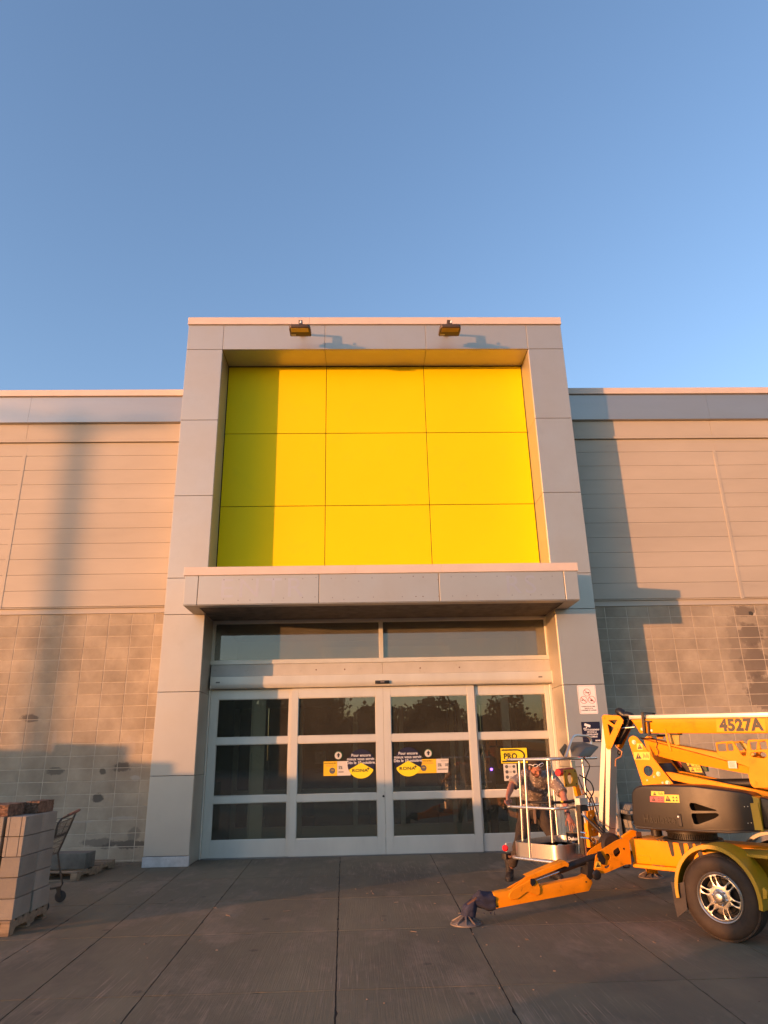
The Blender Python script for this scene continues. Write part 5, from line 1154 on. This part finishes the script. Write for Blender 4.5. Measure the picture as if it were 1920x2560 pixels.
for c, r in (((0,-.012,.025),(.076,.096,.088)),((0,.018,-.035),(.062,.068,.070)),((0,.052,-.082),(.034,.032,.026)),((0,.080,.022),(.048,.016,.012)),((0,.088,-.012),(.010,.018,.026)),((0,.101,-.028),(.015,.013,.011)),
             ((-.026,.082,-.062),(.020,.010,.007)),((.026,.082,-.062),(.020,.010,.007)),((0,.088,-.060),(.024,.009,.010)),((-.042,.060,-.022),(.022,.020,.020)),((.042,.060,-.022),(.022,.020,.020)),
             ((-.079,-.008,-.008),(.009,.019,.031)),((.079,-.008,-.008),(.009,.019,.031))): body.add(*hball(c, r))
loft(body, [(rel((2.08,-1.95,.84)),.155,.10,(0,0,1),(1,0,0)),(rel((2.075,-2.05,1.0)),.14,.095,(0,-.5,.8),(1,0,0)),(rel((2.065,-2.2,1.12)),.155,.10,(0,-.6,.7),(1,0,0)),(rel((2.06,-2.34,1.23)),.165,.095,(0,-.7,.6),(1,0,0)),(rel((2.05,-2.43,1.29)),.07,.06,(0,-.7,.6),(1,0,0))])
chain(body, [neck0, neck1, HC - U*.05 - F*.02], [.060,.056,.055])
chain(body, [shR, elR, wrR], [.058,.043,.028]); chain(body, [shL, elL, wrL], [.058,.043,.028])
chain(body, [(elR*.7+wrR*.3), (elR*.35+wrR*.65)], [.044,.035]); chain(body, [(elL*.7+wrL*.3), (elL*.35+wrL*.65)], [.044,.035])
chain(body, [hipR, kneR, ankR], [.08,.055,.04]); chain(body, [hipL, kneL, ankL], [.08,.055,.04])
def finger(base, dirs, lens, r0):
    p = Vector(base); pts = [p]
    for d, l in zip(dirs, lens): p = p + Vector(d).normalized()*l; pts.append(p)
    chain(body, pts, [r0, r0*.95, r0*.9, r0*.78][:len(pts)], 10)
# left hand: open, fingers reaching down to the lid of the can, back of the hand to the camera
hL = rel((2.322,-2.835,.752))
down = Vector((.10,-.32,-.94)).normalized(); sx_ = Vector((1,.25,.05)).normalized(); nb2 = down.cross(sx_).normalized()
loft(body, [(wrL,.028,.022,down,sx_),(wrL.lerp(hL,.5),.034,.019,down,sx_),(hL,.042,.017,down,sx_),(hL+down*.022,.041,.014,down,sx_)], 16)
tipz = []
for i, (off, spr, ln) in enumerate(((-.032,-.20,1.0),(-.011,-.05,1.10),(.011,.10,1.04),(.031,.30,.84))):
    b_ = hL + sx_*off + down*.018
    d1_ = (down + sx_*spr*.8 + nb2*.05); d2_ = (down + sx_*spr*.6 + nb2*(-.12 if i % 2 else -.02)); d3_ = (down + sx_*spr*.3 + nb2*-.25)
    finger(b_, (d1_, d2_, d3_), (.042*ln, .026*ln, .020*ln), .0088)
tb_ = wrL.lerp(hL,.55) + sx_*-.034
finger(tb_, (down*.75 - sx_*.5 - nb2*.2, down*.9 - sx_*.2 - nb2*.3, down - nb2*.3), (.035,.028,.022), .0105)
# right hand: closed round the end of the rail
rc = rel((1.538,-2.985,.966))
ax_ = (rc - wrR).normalized(); up_ = Vector((0,0,1)); sd2 = ax_.cross(up_).normalized()
loft(body, [(wrR,.026,.024,ax_,up_),(wrR.lerp(rc,.45),.036,.022,ax_,up_),(wrR.lerp(rc,.80),.040,.022,ax_,up_)], 16)
kn = wrR.lerp(rc,.78)
for i, off in enumerate((-.030,-.010,.010,.029)):
    b_ = kn + Vector((-.5,-.1,.6)).normalized()*0 + up_*off*.55 + Vector((.766,.643,0))*off*-.9 + Vector((-.01,0,.012))
    finger(b_, ((-.35,-.85,.10),(-.1,-.55,-.85),(.55,.25,-.75)), (.040,.027,.020), .0092)
finger(wrR.lerp(rc,.45)+Vector((.026,0,.008)), ((.25,-.9,-.15),(-.1,-.9,-.45),(-.5,-.5,-.5)), (.034,.030,.022), .0105)
bo = remesh(body, 'body', M_skin, man, .0042, smooth_it=3)
# shirt
sh = MB(); X_ = (1,0,0)
loft(sh, [(rel((2.085,-1.93,.845)),.178,.128,(0,-.1,1),X_),(rel((2.08,-1.99,.93)),.168,.122,(0,-.35,.9),X_),(rel((2.07,-2.12,1.06)),.170,.125,(0,-.6,.75),X_),(rel((2.065,-2.26,1.165)),.192,.125,(0,-.7,.7),X_),(rel((2.06,-2.36,1.245)),.195,.105,(0,-.75,.6),X_),(rel((2.055,-2.42,1.285)),.13,.080,(0,-.75,.6),X_),(rel((2.05,-2.45,1.305)),.072,.066,(0,-.75,.6),X_)], 32)
def slv(s, e, t):
    d = (e - s); chain(sh, [s - d.normalized()*.02, s + d*t*.6], [.078,.073]); sh.tube([s, s + d*t*.7, s + d*t*1.15], [.074,.073,.078], 18)
slv(shR, elR, .78); slv(shL, elL, .82)
shirt = remesh(sh, 'tshirt', M_shirt, man, .010, smooth_it=5, noise=(.09,.022))
# trousers
tr2 = MB()
loft(tr2, [(rel((2.08,-1.925,.86)),.168,.120,(0,0,1),X_),(rel((2.08,-1.93,.80)),.178,.125,(0,0,1),X_),(rel((2.08,-1.93,.72)),.165,.115,(0,0,1),X_)], 28)
for h, k, a in ((hipR,kneR,ankR),(hipL,kneL,ankL)):
    chain(tr2, [h, h.lerp(k,.5), k, k.lerp(a,.4), k.lerp(a,.74)], [.098,.092,.074,.070,.067])
remesh(tr2, 'trousers', M_pants, man, .011, smooth_it=5, noise=(.08,.022))
MB().tube([rel((1.93,-2.00,.862)), rel((2.0,-2.055,.872)), rel((2.09,-2.062,.872)), rel((2.18,-2.04,.868)), rel((2.235,-1.98,.862))], .018, 8, sq=.4).build('belt', M_boot, man)
hlp = MB(); hlp.prism([(-.016,0),(.016,0),(.018,-.12),(.010,-.19),(-.012,-.19),(-.02,-.12)], -.004, .004, 'xz', M=Matrix.Translation(rel((2.055,-2.085,.86)))); hlp.build('hanging_strap', mat('strap_webbing', (.22,.14,.09), .8), man, bevel=.002)
kp = MB()
for k_ in (kneR, kneL): kp.ball(k_ + Vector((0,-.045,.0)), (.062,.040,.085), 16, 12)
kp2 = remesh(kp, 'knee_patch', mat('black_patch', (.014,.012,.011), .9), man, .012, smooth_it=3)
for a, k, tx_ in ((ankR, kneR, (-.30,-1)), (ankL, kneL, (.22,-1))):
    d = Vector((tx_[0], tx_[1], 0)).normalized(); s_ = Vector((-d.y, d.x, 0)); b_ = MB(); base = Vector((a.x, a.y, 0))
    loft(b_, [(base+Vector((0,0,.25)),.060,.066,(0,0,1),s_),(base+Vector((0,0,.15)),.050,.060,(0,0,1),s_),(base+Vector((0,0,.09)),.050,.070,(0,0,1),s_),(base+d*.02+Vector((0,0,.03)),.050,.095,(0,0,1),s_)], 20)
    loft(b_, [(base-d*.06+Vector((0,0,.045)),.042,.040,d,s_),(base+Vector((0,0,.055)),.048,.052,d,s_),(base+d*.09+Vector((0,0,.045)),.052,.042,d,s_),(base+d*.16+Vector((0,0,.036)),.046,.034,d,s_),(base+d*.185+Vector((0,0,.03)),.026,.020,d,s_)], 20)
    bt_ = remesh(b_, 'boot', M_boot, man, .008, smooth_it=3, noise=(.03,.008))
    so3 = MB(); so3.prism([tuple((base + d*x*1.0 + s_*y).xy) for x, y in ((-.10,-.028),(-.10,.028),(-.06,.045),(.05,.048),(.12,.055),(.17,.045),(.197,.02),(.197,-.02),(.17,-.045),(.12,-.055),(.05,-.048),(-.06,-.045))], .0, .024, 'xy'); so3.build('sole', M_black, bt_, bevel=.004)
    lc = MB()
    for q in range(4): z = .11+q*.032; lc.tube([base + d*(.070+(.012 if q == 0 else 0)) + s_*-.03 + Vector((0,0,z)), base + d*(.080+(.012 if q == 0 else 0)) + Vector((0,0,z+.008)), base + d*(.070+(.012 if q == 0 else 0)) + s_*.03 + Vector((0,0,z+.016))], .003, 6)
    lc.build('laces', M_steel, bt_)
# hair, beard, eyes, sunglasses
hr = MB(); vs, fs = hball((0,-.018,.028),(.0795,.0985,.0905), 32, 22)
inv = hM.inverted(); keep = []
for f in fs:
    c = inv @ (sum((vs[i] for i in f), Vector())/4)
    if c.y < .052 - .6*max(0, .05-c.z) and c.z > -.055 + max(0, c.y*.9): keep.append(f)
hr.add(vs, keep); hro = hr.build('hair', M_hair, man)
bdm = MB(); vs, fs = hball((0,.020,-.040),(.0645,.0705,.0735), 32, 22); keep = []
for f in fs:
    c = inv @ (sum((vs[i] for i in f), Vector())/4)
    if c.z < -.045 and c.y > -.03 and not (abs(c.x) < .022 and -.068 < c.z < -.054): keep.append(f)
bdm.add(vs, keep); vs, fs = hball((0,.052,-.084),(.036,.034,.027), 20, 12); bdm.add(vs, fs); bdm.build('beard', mat('short_beard', (.10,.045,.025), .9, 0, .3, 80, bump=.001, bscale=250), man)
ey = MB()
for s_ in (-1, 1): ey.add(*hball((s_*.030,.076,.004),(.013,.006,.0045), 12, 8))
ey.build('eyes', M_black, man)
gl_ = MB()
for s_ in (-1, 1):
    pts = [hp_(s_*.040 + .031*math.cos(t), .066 - .004*math.cos(t)*s_*1, .082 + .020*math.sin(t)) for t in [2*math.pi*k/16 for k in range(16)]]
    gl_.tube(pts, .0045, 8, closed=True)
    gl_.tube([hp_(s_*.070,.060,.084), hp_(s_*.083,.02,.07), hp_(s_*.084,-.03,.03)], .004, 8)
gl_.tube([hp_(-.012,.071,.084), hp_(0,.073,.087), hp_(.012,.071,.084)], .0045, 8)
glo = gl_.build('sunglasses', M_white, man)
ln_ = MB()
for s_ in (-1, 1): ln_.add([hp_(s_*.040 + .028*math.cos(t), .067, .082 + .017*math.sin(t)) for t in [2*math.pi*k/16 for k in range(16)]], [tuple(range(16))])
ln_.build('dark_lens', mat('smoked_lens', (.01,.01,.01), .08), glo)
wb = MB(); wb.lathe([(.031,.008),(.034,.008),(.034,-.008),(.031,-.008)], wrL + (elL-wrL)*.02, (elL-wrL), 20, closed=True); wb.build('wristband', M_black, man)

# ================================================================== things in the basket
def lw(a, b, z): return (2.15 + a*.6428 + b*.7660, -3.19 - a*.7660 + b*.6428, z)
can = empty('paint_can', lw(-.10,.285,.4355), 'black paint can under the hand inside the lift basket', 'paint can', R_(-20))
c = MB(); c.lathe([(0,0),(.080,0),(.082,.004),(.080,.008),(.080,.190),(.083,.195),(.083,.203),(.074,.205),(.072,.199),(0,.199)], (0,0,0), (0,0,1), 40); cn = c.build('can_body', mat('black_can', (.012,.013,.018), .3, 0, .1), can)
c = MB(); c.lathe([(0,.1995),(.064,.1995),(.066,.2035),(.060,.2055),(.0,.2050)], (0,0,0), (0,0,1), 32); c.build('lid', mat('brass_lid', (.5,.38,.12), .35, .7), cn)
c = MB(); c.tube([(-.083,0,.16),(-.075,-.04,.125),(0,-.088,.105),(.075,-.04,.125),(.083,0,.16)], .002, 6); c.build('wire_handle', M_chrome, cn)
def curved_text(txt, size, z, parent, m, r=.0805):
    o = text_mesh(txt, size, 'lettering', m, parent, face_M(0,0,z), thick=.0006, bold=.0012)
    for v in o.data.vertices: t = v.co.x/r; rr_ = r - v.co.y; v.co.x, v.co.y = rr_*math.sin(t), -rr_*math.cos(t)
curved_text('Dulux', .050, .145, cn, M_white); curved_text('DIAMOND', .022, .045, cn, M_alu); curved_text('•', .05, .085, cn, M_white)
rag = MB(); rr = random.Random(9)
for i in range(9): rag.ball((rr.uniform(-.10,.10), rr.uniform(-.06,.06), .03+rr.uniform(0,.03)), (rr.uniform(.03,.06), rr.uniform(.03,.05), rr.uniform(.02,.04)), 10, 8)
rg2 = remesh(rag, 'crumpled_rag', mat('white_rag', (.52,.50,.44), .95, 0, .1, 8, bump=.004, bscale=25), None, .009, smooth_it=1, noise=(.03,.03))
rg2.location = lw(-.16,.12,.436); tag(rg2, 'crumpled white cloth lying beside the black paint can in the lift basket', 'rag')
# ================================================================== chair and grey bin behind the mast
M_chair = mat('beige_resin', (.55,.44,.32), .5, 0, .05)
chx = empty('plastic_chair', (3.40,-.62,0), 'beige plastic chair standing by the right pillar behind the mast of the lift', 'chair', R_(-25))
c = MB(); c.prism(rrect(-.21,.21,.60,.97,.06), .17, .185, 'xz', holes=[rrect(-.15+i*.075,-.11+i*.075,.64,.88,.015) for i in range(4)]); c.build('backrest', M_chair, chx, bevel=.006, seg=2)
c = MB(); c.prism(rrect(-.22,.22,-.22,.19,.05), .42, .44, 'xy'); c.build('seat', M_chair, chx, bevel=.008, seg=2)
for x, y in ((-.20,-.2),(.20,-.2),(-.20,.18),(.20,.18)):
    c = MB(); c.tube([(x,y,.42),(x*1.12,y*1.12,0)], [.028,.018], 8); c.build('leg', M_chair, chx)
for x in (-.22,.22):
    c = MB(); c.tube([(x,.17,.62),(x,.0,.66),(x,-.17,.64),(x,-.20,.43)], .022, 8); c.build('armrest', M_chair, chx)
c = MB(); 
for x in (-.195,.195): c.box(x-.02,x+.02,.165,.19,.42,.64)
c.build('back_post', M_chair, chx, bevel=.004)
M_bin = mat('grey_bin_plastic', (.23,.215,.18), .6, 0, .1, 3)
bn_ = empty('grey_bin', (4.42,.05,0), 'large grey plastic bin against the block wall behind the lift', 'bin')
c = MB(); c.prism([(-.47,.52),(.47,.52),(.40,.05),(-.40,.05)], -.40, .40, 'xz'); c.build('tub', M_bin, bn_, bevel=.02, seg=2)
c = MB(); c.box(-.50,.50,-.43,.43,.60,.66); c.build('rim', M_bin, bn_, bevel=.012, seg=2)
c = MB(); c.box(-.46,.46,-.385,.385,.52,.60); c.build('shadow_gap', M_black, bn_)
for i in range(3):
    c = MB(); c.box(-.30+i*.2,-.275+i*.2,-.425,-.40,.50,.57); c.build('clip', M_steel, bn_)
c = MB(); c.prism([(-.46,.66),(-.40,.74),(.40,.74),(.44,.70),(.44,.66)], -.36, .36, 'xz'); c.build('domed_lid', M_bin, bn_, bevel=.03, seg=2)
for x in (-.33,.33):
    c = MB(); c.cyl((x,-.36,.06),(x,-.31,.06),.06,16); c.build('wheel', M_black, bn_)

# ================================================================== pallets and concrete blocks on the left
M_wood = mat('weathered_pallet', (.26,.19,.12), .85, 0, .2, 3, stretch=(1,6,6), bump=.003, bscale=40, dirt=((.10,.08,.06), 4, .5, .75, .7))
M_blk = mat('grey_block', (.29,.255,.20), .92, 0, .10, 3, bump=.004, bscale=260, dirt=((.24,.21,.19), 60, .5, .62, .7))
M_split = mat('split_face_block', (.20,.11,.065), .95, 0, .35, 22, bump=.006, bscale=60, dirt=((.06,.05,.045), 9, .56, .74, .8))
def pallet(name, loc, w, d, label, rz=0, h=.125):
    e = empty(name, loc, label, 'pallet', rz)
    for i in range(3):
        x = (-w/2, -.045, w/2-.09)[i]; c = MB()
        c.prism([(0,.018),(d,.018),(d,h-.018),(0,h-.018)] if False else [(0,0.017),(.10,.017),(.13,.055),(.36,.055),(.39,.017),(d*.62,.017),(d*.62+.03,.055),(d*.62+.22,.055),(d*.62+.25,.017),(d,.017),(d,h-.018),(0,h-.018)], x, x+.09, 'yz'); c.build('stringer', M_wood, e, bevel=.003)
    n = 6
    for i in range(n):
        y = i*(d-.10)/(n-1); c = MB(); c.box(-w/2, w/2, y, y+.10, h-.018, h); c.build('deck_board', M_wood, e, bevel=.003)
    for i in range(3):
        y = i*(d-.10)/2; c = MB(); c.box(-w/2, w/2, y, y+.10, 0, .017); c.build('bottom_board', M_wood, e, bevel=.003)
    return e
pallet('wooden_pallet', (-4.10,-4.30,0), 1.0, .84, 'worn wooden pallet carrying the tall stack of grey blocks', h=.131)
pallet('wooden_pallet', (-4.72,-1.10,0), 1.08, 1.25, 'low wooden pallet against the left wall with one slab on it', R_(-5), h=.12)
N = M_blk.node_tree.nodes; L = M_blk.node_tree.links; b = N['Principled BSDF']; oi = N.new('ShaderNodeObjectInfo'); om = N.new('ShaderNodeMapRange'); om.inputs[3].default_value = .82; om.inputs[4].default_value = 1.12; L.new(oi.outputs['Random'], om.inputs[0])
vm = N.new('ShaderNodeVectorMath'); vm.operation = 'SCALE'; L.new(b.inputs['Base Color'].links[0].from_socket, vm.inputs[0]); L.new(om.outputs[0], vm.inputs['Scale']); L.new(vm.outputs[0], b.inputs['Base Color'])
H5 = .1845; rb = random.Random(17)
# block with end grooves; long axis along y
def block_mesh(groove):
    c = MB(); w, l, h = .186, .379, .1785
    prof = [(0,0),(w,0),(w,l),(0,l)]
    if groove: prof = [(0,0),(.030,0),(.030,.010),(.034,.010),(.034,0),(w-.042,0),(w-.042,.010),(w-.037,.010),(w-.037,0),(w,0),(w,l),(0,l)]
    c.prism(prof, 0, h, 'xy'); return c
rown = ['bottom','second lowest','middle','second highest','top']
protos = {}
for r in range(5):
    for s in range(2):
        for cix in range(3):
            g = cix < 3 and r >= 3 and s == 0
            if g not in protos:
                o = block_mesh(g).build('concrete_block', M_blk, None, bevel=.005, seg=1, smooth=0); protos[g] = o
            else:
                o = protos[g].copy(); scene.collection.objects.link(o)
            gap = (.030 if cix >= 1 and r >= 2 else .0)
            x = -3.6 - .187 - cix*.192 - gap; y = -4.27 + s*.386; z = .1325 + r*H5
            rot = 0
            if r < 2: y = -4.27 + s*(.386+.014*(2-r)) - (.004 if s == 0 else 0); x += rb.uniform(-.004,.008); rot = rb.uniform(-.02,.02)
            else: x += rb.uniform(-.003,.003); y += rb.uniform(-.003,.003); rot = rb.uniform(-.006,.006)
            o.location = (x, y, z); o.rotation_euler = (0,0,rot)
            col = ('in the column at the right edge of the stack', 'in the second column from the right edge of the stack', 'in the third column from the right edge of the stack')[cix]
            lab = f"grey concrete block, {rown[r]} row, {'front half nearest the camera' if s == 0 else 'rear half nearer the store'}, {col}"
            tag(o, lab if len(lab.split()) <= 16 else f"grey block, {rown[r]} row, {'front' if s == 0 else 'rear'}, {('right edge column','second column from the right','third column from the right')[cix]} of the stack", 'concrete block', 'concrete blocks stacked on the pallet')
def rough(x0,x1,y0,y1,z0,z1,seed,name,label):
    c = MB(); c.box(x0,x1,y0,y1,z0,z1); o = c.build(name, M_split, None, smooth=0)
    bm = bmesh.new(); bm.from_mesh(o.data); bmesh.ops.subdivide_edges(bm, edges=bm.edges, cuts=9, use_grid_fill=True); rr = random.Random(seed)
    for v in bm.verts:
        if v.co.y < y0+.002: v.co.y += rr.uniform(-.012,.004)
        if v.co.x > x1-.002: v.co.x += rr.uniform(-.005,.002)
        if v.co.z > z1-.002: v.co.z += rr.uniform(-.004,.003)
    bm.to_mesh(o.data); bm.free(); tag(o, label, 'concrete block', 'broken blocks lying on the stack'); return o
zt_ = .1325 + 5*H5 - .003
rough(-4.14,-3.80,-4.25,-3.86, zt_, zt_+.112, 1, 'split_block', 'rough reddish split faced block lying on top of the stack at the front')
rough(-3.80,-3.655,-3.875,-3.50, zt_, zt_+.118, 2, 'split_block', 'reddish block with dark side on top of the stack at its rear right corner')
sb2 = MB(); sb2.box(-.26,.26,-.16,.16,0,.205); sbo = sb2.build('stone_slab', mat('rough_slab', (.125,.12,.10), .95, 0, .15, 6, bump=.003, bscale=60), None, bevel=.006, seg=2); sbo.location = (-4.41,-.76,.1215); sbo.rotation_euler = (0,0,R_(-4))
tag(sbo, 'thick grey slab lying on the low pallet behind the shopping cart', 'slab')
# shopping cart
M_wire = mat('cart_wire', (.09,.075,.06), .5, .6, .1, 20)
cart = empty('shopping_cart', (-3.70,-2.93,0), 'dark wire shopping cart with red brown handle parked behind the block stack', 'shopping cart', R_(6))
w2 = .30
c = MB(); c.tube([(0,-.02,.965),(0,w2+.12,.99)], .0165, 12); c.build('handle_grip', mat('red_brown_grip', (.20,.075,.05), .5), cart)
c = MB(); c.tube([(-.03,-w2-.02,.80),(-.02,-w2-.02,.90),(0,-w2+.03,.945),(0,0,.962),(0,w2+.15,.993)], .0125, 10); c.tube([(0,w2,.985),(-.06,w2,.80),(-.155,w2,.53),(-.11,w2,.36),(-.06,w2,.20),(-.075,w2,.165),(-.18,w2,.15),(-.85,w2-.06,.15)], .0125, 10)
c.tube([(-.03,-w2,.80),(-.155,-w2,.53),(-.06,-w2,.20),(-.18,-w2,.15),(-.85,-w2+.06,.15)], .0125, 10); c.tube([(-.85,w2-.06,.15),(-.85,-w2+.06,.15)], .0125, 10); c.build('frame_tube', M_wire, cart)
c = MB(); rw = .0026
def wire(p, q, r=rw): c.tube([p, q], r, 5)
for i in range(17):
    y = -w2 + i*2*w2/16; wire((-.02,y,.90+.03*(y+w2)),(-.155,y,.53))
for t in (0,.22,.36,.5,.62,.8,1): wire((-.02-.135*t,-w2,.90-.37*t),(-.02-.135*t,w2,.918-.388*t), .0042 if t in (0,1) else .0026)
for t in (.41,.45): wire((-.02-.135*t,-w2,.90-.37*t),(-.02-.135*t,w2,.918-.388*t), .006)
for s_ in (-1,1):
    for i in range(15):
        t = i/14; wire((-.02-.88*t, s_*(w2-.06*t), .91-.0*t), (-.155-.70*t, s_*(w2-.08*t), .53+.07*t))
    for q in range(5): t = q/4; wire((-.02-.135*t, s_*w2, .91-.38*t), (-.90+.045*t, s_*(w2-.07), .91-.31*t), .003)
for i in range(9):
    y = -w2+.06 + i*(2*w2-.12)/8; wire((-.90,y,.91),(-.855,y,.60)); wire((-.155,y*1.1,.53),(-.855,y,.60))
wire((-.90,-w2+.06,.91),(-.90,w2-.06,.91),.005)
c.build('wire_basket', M_wire, cart, smooth=0)
for x, y in ((-.10,w2+.01),(-.10,-w2-.01),(-.82,w2-.07),(-.82,-w2+.07)):
    c = MB(); c.prism([(x-.022,.145),(x+.022,.150),(x+.045,.060),(x+.030,.050),(x-.006,.075)], y-.020, y-.014, 'xz'); c.prism([(x-.022,.145),(x+.022,.150),(x+.045,.060),(x+.030,.050),(x-.006,.075)], y+.014, y+.020, 'xz'); c.box(x-.022,x+.022,y-.02,y+.02,.14,.152)
    fk = c.build('caster', M_wire, cart, bevel=.001)
    c = MB(); c.lathe([(0,.012),(.026,.012),(.028,.010),(.050,.012),(.062,.008),(.063,0),(.062,-.008),(.050,-.012),(.028,-.010),(.026,-.012),(0,-.012)], (x+.032,y,.063), (0,1,0), 28); c.build('caster_wheel', mat('caster_rubber', (.035,.032,.03), .6) if 'caster_rubber' not in bpy.data.materials else bpy.data.materials['caster_rubber'], fk)

# ================================================================== outside the frame: blocks added to shade the low part of the front, and what the glass mirrors
M_blocker = mat('blocker_grey', (.45,.42,.38), .35, 0, .2, 3)
def load(u0, u1, top, label, al=-15.3):  # unseen block added only for the shade it casts
    ax = Vector((-to_sun.x,-to_sun.y,0)).normalized(); px_ = Vector((ax.y,-ax.x,0)); c0_ = ax*al + px_*(u0+u1)/2
    e = empty('shade_blocker', (c0_.x, c0_.y, 0), label, 'shade blocker', math.atan2(px_.y,px_.x)); w = (u1-u0)
    c = MB(); c.box(-w/2, w/2, -.6, .6, .13, top); c.build('blocker_body', M_blocker, e, bevel=.03, seg=2)
    c = MB()
    for y in (-.6,-.05,.5): c.box(-w/2, w/2, y, y+.10, 0, .11)
    c.box(-w/2-.01, w/2+.01, -.6, .6, .112, .129); c.build('blocker_base', M_wood, e)
load(-7.6,-6.2,2.37,'long block added for shade left of the frame, farthest from the doors'); load(-6.2,-4.8,2.39,'block added for shade left of the frame, second farthest from the doors'); load(-4.8,-3.44,2.39,'block added for shade left of the frame beside the tallest one')
load(-3.44,-2.78,2.53,'tallest and narrowest block added for shade left of the frame'); load(-2.78,-1.70,2.27,'narrow block added for shade left of the frame, just right of the tallest'); load(-1.70,-1.2,2.11,'block added for shade left of the frame in the middle of the row')
load(-1.2,0.05,2.09,'block added for shade left of the frame near the right end of the row'); load(.05,.95,1.80,'lowest block added for shade at the right end of the row left of the frame')
load(6.03,7.9,2.12,'block added for shade standing alone, left of and behind the camera')
pol = empty('light_pole', (-5.76+to_sun.x*43, .676+to_sun.y*43, 0), 'tall parking lot light pole with two arms standing far left of the camera', 'light pole', R_(90-59+0))
c = MB(); c.tube([(0,0,0),(0,0,10.9)], [.155,.13], 16); c.build('pole', M_lamp, pol)
c = MB(); c.tube([(0,-.65,10.75),(0,0,10.55),(0,.65,10.75)], .08, 10); c.build('arm', M_lamp, pol)
for s_ in (-1,1):
    c = MB(); c.box(-.25,.25,s_*.8-.2,s_*.8+.2,10.68,10.82); c.build('lamp_head', M_lamp, pol, bevel=.05)
pol.rotation_euler = (0,0,math.atan2(-to_sun.y,-to_sun.x))
# trees across the parking lot (mirrored in the door glass)
M_leaf = mat('dark_foliage', (.022,.025,.011), .8, 0, .4, 2); M_bark = mat('bark', (.07,.05,.035), .9, 0, .3, 8)
rt_ = random.Random(33)
def tree(x, y, h, con, label):
    e = empty('conifer_tree' if con else 'broadleaf_tree', (x,y,0), label, 'tree', rt_.uniform(0,6))
    c = MB(); c.tube([(0,0,0),(.05,0,h*.5),(0,.05,h*.93)], [h*.022,h*.014,.02], 8)
    if not con:
        for k in range(5): a = rt_.uniform(0,6.28); c.tube([(0,0,h*(.3+.08*k)),(math.cos(a)*h*.14,math.sin(a)*h*.14,h*(.48+.08*k))], [h*.009,.02], 6)
    c.build('trunk', M_bark, e)
    c = MB(); n = 2200
    for k in range(n):
        if con:
            t = rt_.random()**.7; z = h*(1.0-.88*t); r = h*.20*t*(.75+.25*math.sin(z*3.1+x))*rt_.uniform(.2,1.1)**.6; a = rt_.uniform(0,6.28); p = Vector((math.cos(a)*r, math.sin(a)*r, z - r*.25)); s = rt_.uniform(.10,.24)
        else:
            q = Vector((rt_.gauss(0,1), rt_.gauss(0,1), rt_.gauss(0,1))).normalized()*rt_.uniform(.55,1)**.6; lob = 1+.22*math.sin(q.x*5+x)+.18*math.sin(q.y*6+q.z*4)
            p = Vector((q.x*h*.27*lob, q.y*h*.27*lob, h*.60 + q.z*h*.36*lob)); s = rt_.uniform(.12,.32)
        u = Vector((rt_.gauss(0,1), rt_.gauss(0,1), rt_.gauss(0,.6))).normalized()*s; v = u.cross(Vector((rt_.gauss(0,1), rt_.gauss(0,1), rt_.gauss(0,1)))).normalized()*s*.7
        c.add([p-u, p-v, p+u, p+v], [(0,1,2,3)])
    c.build('crown', M_leaf, e, smooth=0)
names = ['outermost', 'second', 'third', 'fourth', 'fifth', 'sixth', 'seventh', 'eighth', 'ninth', 'tenth', 'eleventh', 'twelfth', 'thirteenth', 'fourteenth', 'fifteenth', 'sixteenth']
for i in range(16):
    x = -42 + i*5.4 + rt_.uniform(-1.2,1.2); con = rt_.random() < .6
    hgt = rt_.uniform(8.0,9.6) + (2.2 if x < -6 else (.4 if x < 0 else -1.2))
    tree(x, -74 + rt_.uniform(-4,4), hgt, con, f"{names[i]} {'spire shaped conifer' if con else 'round leafy tree'} from the west end of the row across the lot")
mb = MB(); rt2 = random.Random(5)
for k in range(13000):
    x = rt2.uniform(-75,75); h = 6.2 + 1.2*math.sin(x*.21) + .8*math.sin(x*.63+1) + (3.4 if x < -3 else 0) + .6; p = Vector((x, -88 + rt2.uniform(-2,2), h*(1-.45*rt2.random()**1.6) + abs(rt2.gauss(0,.5)))); s = rt2.uniform(.12,.42)
    u = Vector((rt2.gauss(0,1), rt2.gauss(0,.4), rt2.gauss(0,.8))).normalized()*s; v = Vector((rt2.gauss(0,.6), rt2.gauss(0,.3), rt2.gauss(0,1))).normalized()*s
    mb.add([p-u, p-v, p+u, p+v], [(0,1,2,3)])
pr = [(-80 + i*2.0, 6.0 + 1.2*math.sin((-80+i*2.0)*.21) + .8*math.sin((-80+i*2.0)*.63+1) + (3.2 if -80+i*2.0 < -3 else 0)) for i in range(81)]
mb.prism([(-80,-.5)] + pr + [(80,-.5)], -92, -90.5, 'xz')
tag(mb.build('distant_wood', M_leaf, smooth=0), 'distant dark wood closing the far side of the parking lot', 'wood', kind='stuff')
